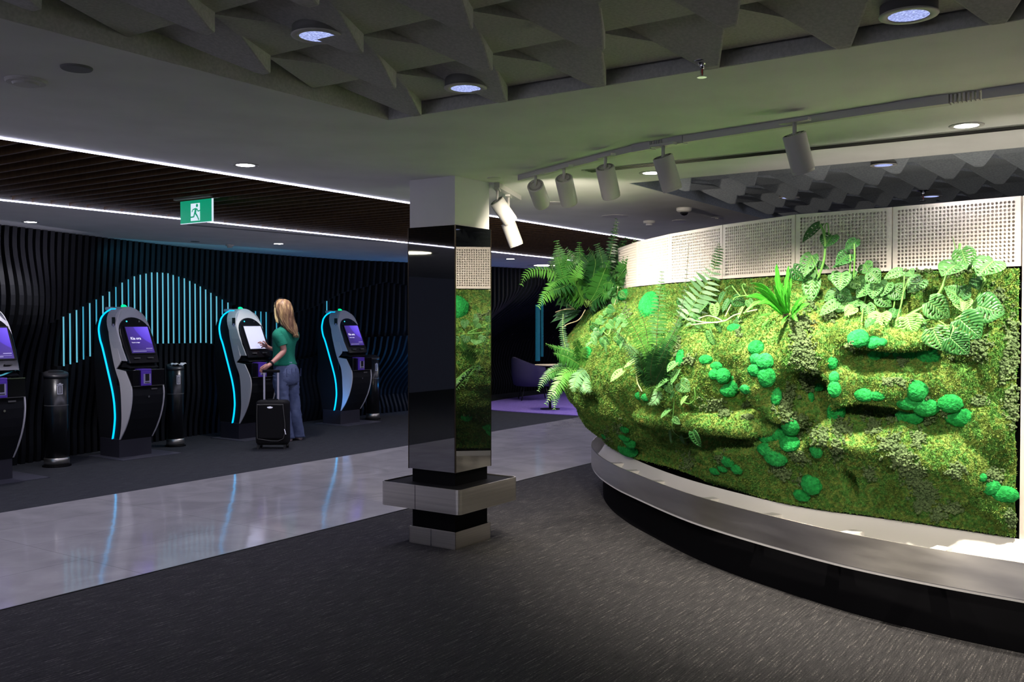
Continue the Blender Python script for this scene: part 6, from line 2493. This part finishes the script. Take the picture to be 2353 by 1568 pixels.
fl = FY * 0.03
jj.rings(list(leg_rings([W(646.5, 862, -.07), W(646, 890, -.08), J['lkn'] + Vector((0, 0, .02)), W(655, 965, -.07), heelL + fl + Vector((0, 0, .035))], [.098, .094, .074, .070, .076, .088])))
jj.rings(list(leg_rings([W(668.5, 862, .07), W(670, 890, .06), J['rkn'] + Vector((0, 0, .02)), W(679, 965, .03), heelR + fl + Vector((0, 0, .035))], [.098, .095, .076, .072, .080, .092])))
jn = jj.build('jeans', JEAN, wo, True)
pk = MB()
for sx_ in (-1, 1):
    c = W(656, 856) - FY * 0.138 + FXR * (0.078 * sx_)
    for a in (-.045, .045):
        pk.bar(c + FXR * a + Vector((0, 0, .05)) - WO, c + FXR * a * 0.9 - Vector((0, 0, .05)) - WO, .004, .004)
pk.build('pocket_seams', mat('denim_seam', (0.06, 0.075, 0.2), 0.8), jn)
for hl in (heelL, heelR):
    pts_, rd_ = [], []
    rg = []
    for t_, w_, h_ in ((-.035, .026, .035), (-.02, .036, .06), (.03, .040, .085), (.09, .044, .070), (.16, .046, .048), (.205, .036, .034), (.225, .018, .02)):
        c = hl + FY * t_
        rg.append([c + FXR * (w_ * math.cos(a)) + Vector((0, 0, max(0.0, h_ * (0.5 + 0.5 * math.sin(a)))) ) - WO for a in [2 * PI * k / 16 for k in range(16)]])
    so_ = MB().rings(rg).build('shoe', SHOE, wo, True)

# hair: long, falling over the back
hr = []
hv = []
for py, cxp, rx, ry, back_ in ((687.5, 649, .030, .035, 0), (690, 649, .062, .070, 0), (696, 648.5, .088, .100, 0), (704, 649, .100, .112, -.005), (714, 651, .104, .112, -.018), (724, 653, .102, .102, -.032),
                               (734, 656, .100, .085, -.055), (744, 660, .098, .070, -.080), (754, 664, .092, .055, -.105), (762, 669, .070, .040, -.120), (768, 674, .040, .025, -.128)):
    c = W(cxp, py) - FY * 0.0
    n = 40
    ring = []
    for k in range(n):
        a = 2 * PI * k / n
        fr = max(0, math.sin(a))                       # front: open the face below the hairline
        sh = 1.0
        if py > 697:
            sh = 1 - min(1, (py - 697) / 8) * 0.62 * max(0, (fr - 0.45) / 0.55)
        wv = 1 + 0.035 * math.sin(9 * a + py * 0.21) + 0.02 * math.sin(17 * a + py * 0.5)
        ring.append(c + FXR * (rx * math.cos(a) * wv) + FY * (ry * math.sin(a) * wv * sh + back_ * 0.25) - WO)
    hr.append(ring)
ho = MB().rings(hr).build('hair', HAIR, wo, True)
# loose locks
lk = MB()
for k in range(90):
    rr = random.Random(k)
    an = rr.uniform(0.92 * PI, 2.12 * PI)
    fi = an / (2 * PI) * 40
    i0 = rr.choice([1, 2, 2, 3, 4])
    wig = rr.uniform(-1.2, 1.2)
    P_ = []
    for q in range(i0, len(hr)):
        f_ = (fi + wig * math.sin(q * 0.9 + k)) % 40
        c_ = hr[q][int(f_) % 40].lerp(hr[q][(int(f_) + 1) % 40], f_ - int(f_))
        ctr = sum(hr[q], Vector()) / 40
        P_.append(ctr + (c_ - ctr) * (1.0 + 0.03 * math.sin(q * 1.3 + k)))
    P_.append(P_[-1] + Vector((0, 0, -rr.uniform(.01, .05))) - FY * rr.uniform(0, .02))
    P_ = catmull(P_, 2)
    n_ = len(P_)
    lk.tube(P_, [0.0012 + rr.uniform(.005, .0085) * math.sin(PI * (i / (n_ - 1)) ** 0.8) ** 0.7 if i < n_ - 1 else .001 for i in range(n_)], 5)
lk.build('hair_locks', HAIR, ho, True)
lk = MB()
for k in range(10):
    rr = random.Random(50 + k)
    p0 = W(646 + rr.uniform(-4, 4), 689 + rr.uniform(0, 3)) - FXR * 0.02
    p1 = W(633 + rr.uniform(-2, 3), 703 + rr.uniform(-2, 2), -.06) 
    p2 = W(634 + rr.uniform(-2, 3), 728 + rr.uniform(-3, 3), -.07)
    p3 = W(636 + rr.uniform(-1, 3), 742 + rr.uniform(-3, 3), -.07)
    lk.tube([q_ - WO for q_ in catmull([p0, p1, p2, p3], 5)], 0.008, 6)
lk.build('hair_fringe', mat('hair_blonde_front', (0.62, 0.48, 0.24), 0.5), ho, True)
# sunglasses pushed up on the head
sg_ = MB()
sg_.tube([q_ - WO for q_ in catmull([W(632, 700, -.09), W(634, 692, -.05), W(640, 686.5, .0), W(648, 685.5, .06), W(655, 690, .1)], 5)], 0.006, 8)
sg_.build('sunglasses', KM['gloss'], wo, True)
# wristband
wb_ = J['lwr'].lerp(J['lel'], 0.06)
dd_ = (J['lel'] - J['lwr']).normalized()
MB().tube([wb_ - dd_ * .011 - WO, wb_ + dd_ * .011 - WO], .033, 18).build('wristband', KM['gloss'], wo, True)

# ================================================================= SUITCASE
sc = onz(621, 1034, 0)
rz = math.atan2(RT.y, RT.x)
CASE = mat('suitcase_black_fabric', (0.006, 0.006, 0.008), 0.7, spec=0.2)
su = thing('suitcase', 'small black two wheeled suitcase with raised silver handle held by the woman', 'suitcase', (sc.x, sc.y, 0), rz)
# local x = right in the picture, local y = away
Wc, Dc, z0, z1 = 0.365, 0.20, 0.045, 0.555
b = MB().box(-Wc / 2, Wc / 2, 0.03, 0.03 + Dc, z0, z1).build('case', CASE, su, bevel=0.045, seg=5)
MB().box(-Wc / 2 + .03, Wc / 2 - .03, 0.0, 0.05, z0 + .07, z1 - .035).build('front_pocket', CASE, su, bevel=0.024, seg=4)
zp = MB()
x0_, x1_, za, zb_ = -Wc / 2 + .035, Wc / 2 - .035, z0 + .08, z1 - .045
zp.tube(catmull([(x0_, -.001, za), (x0_, -.001, zb_ - .03), (x0_ + .03, -.001, zb_), (x1_ - .03, -.001, zb_), (x1_, -.001, zb_ - .03), (x1_, -.001, za), (x0_ + .01, -.001, za - .002)], 4), .0035, 6)
zp.build('zip', M['darkgrey'], su)
MB().rings([[(0.035 * math.cos(2 * PI * k / 24) * 0.95 * s, -0.0035 * (2 - s), z1 - .075 + 0.012 * math.sin(2 * PI * k / 24) * s) for k in range(24)] for s in (1.0, 0.9)]).build('badge', M['chrome'], su)
MB().tube([(Wc / 2 - .02, .0, z0 + .19), (Wc / 2 - .004, -.004, z0 + .13)], .006, 6).build('zip_pull', M['chrome'], su)
MB().box(-.06, .06, .10, .14, z1 - .002, z1 + .012).build('carry_handle', CASE, su, bevel=.004)
rod_t = z1 + 0.315
for xx in (-0.115, 0.045):
    MB().box(xx - .010, xx + .010, .185, .202, z1 - .01, rod_t).build('rod', mat_get2('rod_silver', (0.62, 0.62, 0.75), 0.3), su, bevel=.003)
for o in [o for o in kids(su) if o.name.startswith('rod')]:
    MB().box(-.0, .0, 0, 0, 0, 0)
MB().box(-.135, .065, .178, .208, rod_t - .005, rod_t + .028).build('grip', CASE, su, bevel=.010, seg=3)
for xx in (-Wc / 2 + .03, Wc / 2 - .03):
    MB().tube([(xx - .012, .19, .026), (xx + .012, .19, .026)], .026, 18).build('wheel', M['slot'], su, True)
    MB().box(xx - .012, xx + .012, .04, .06, 0.0, .05).build('foot', M['slot'], su)
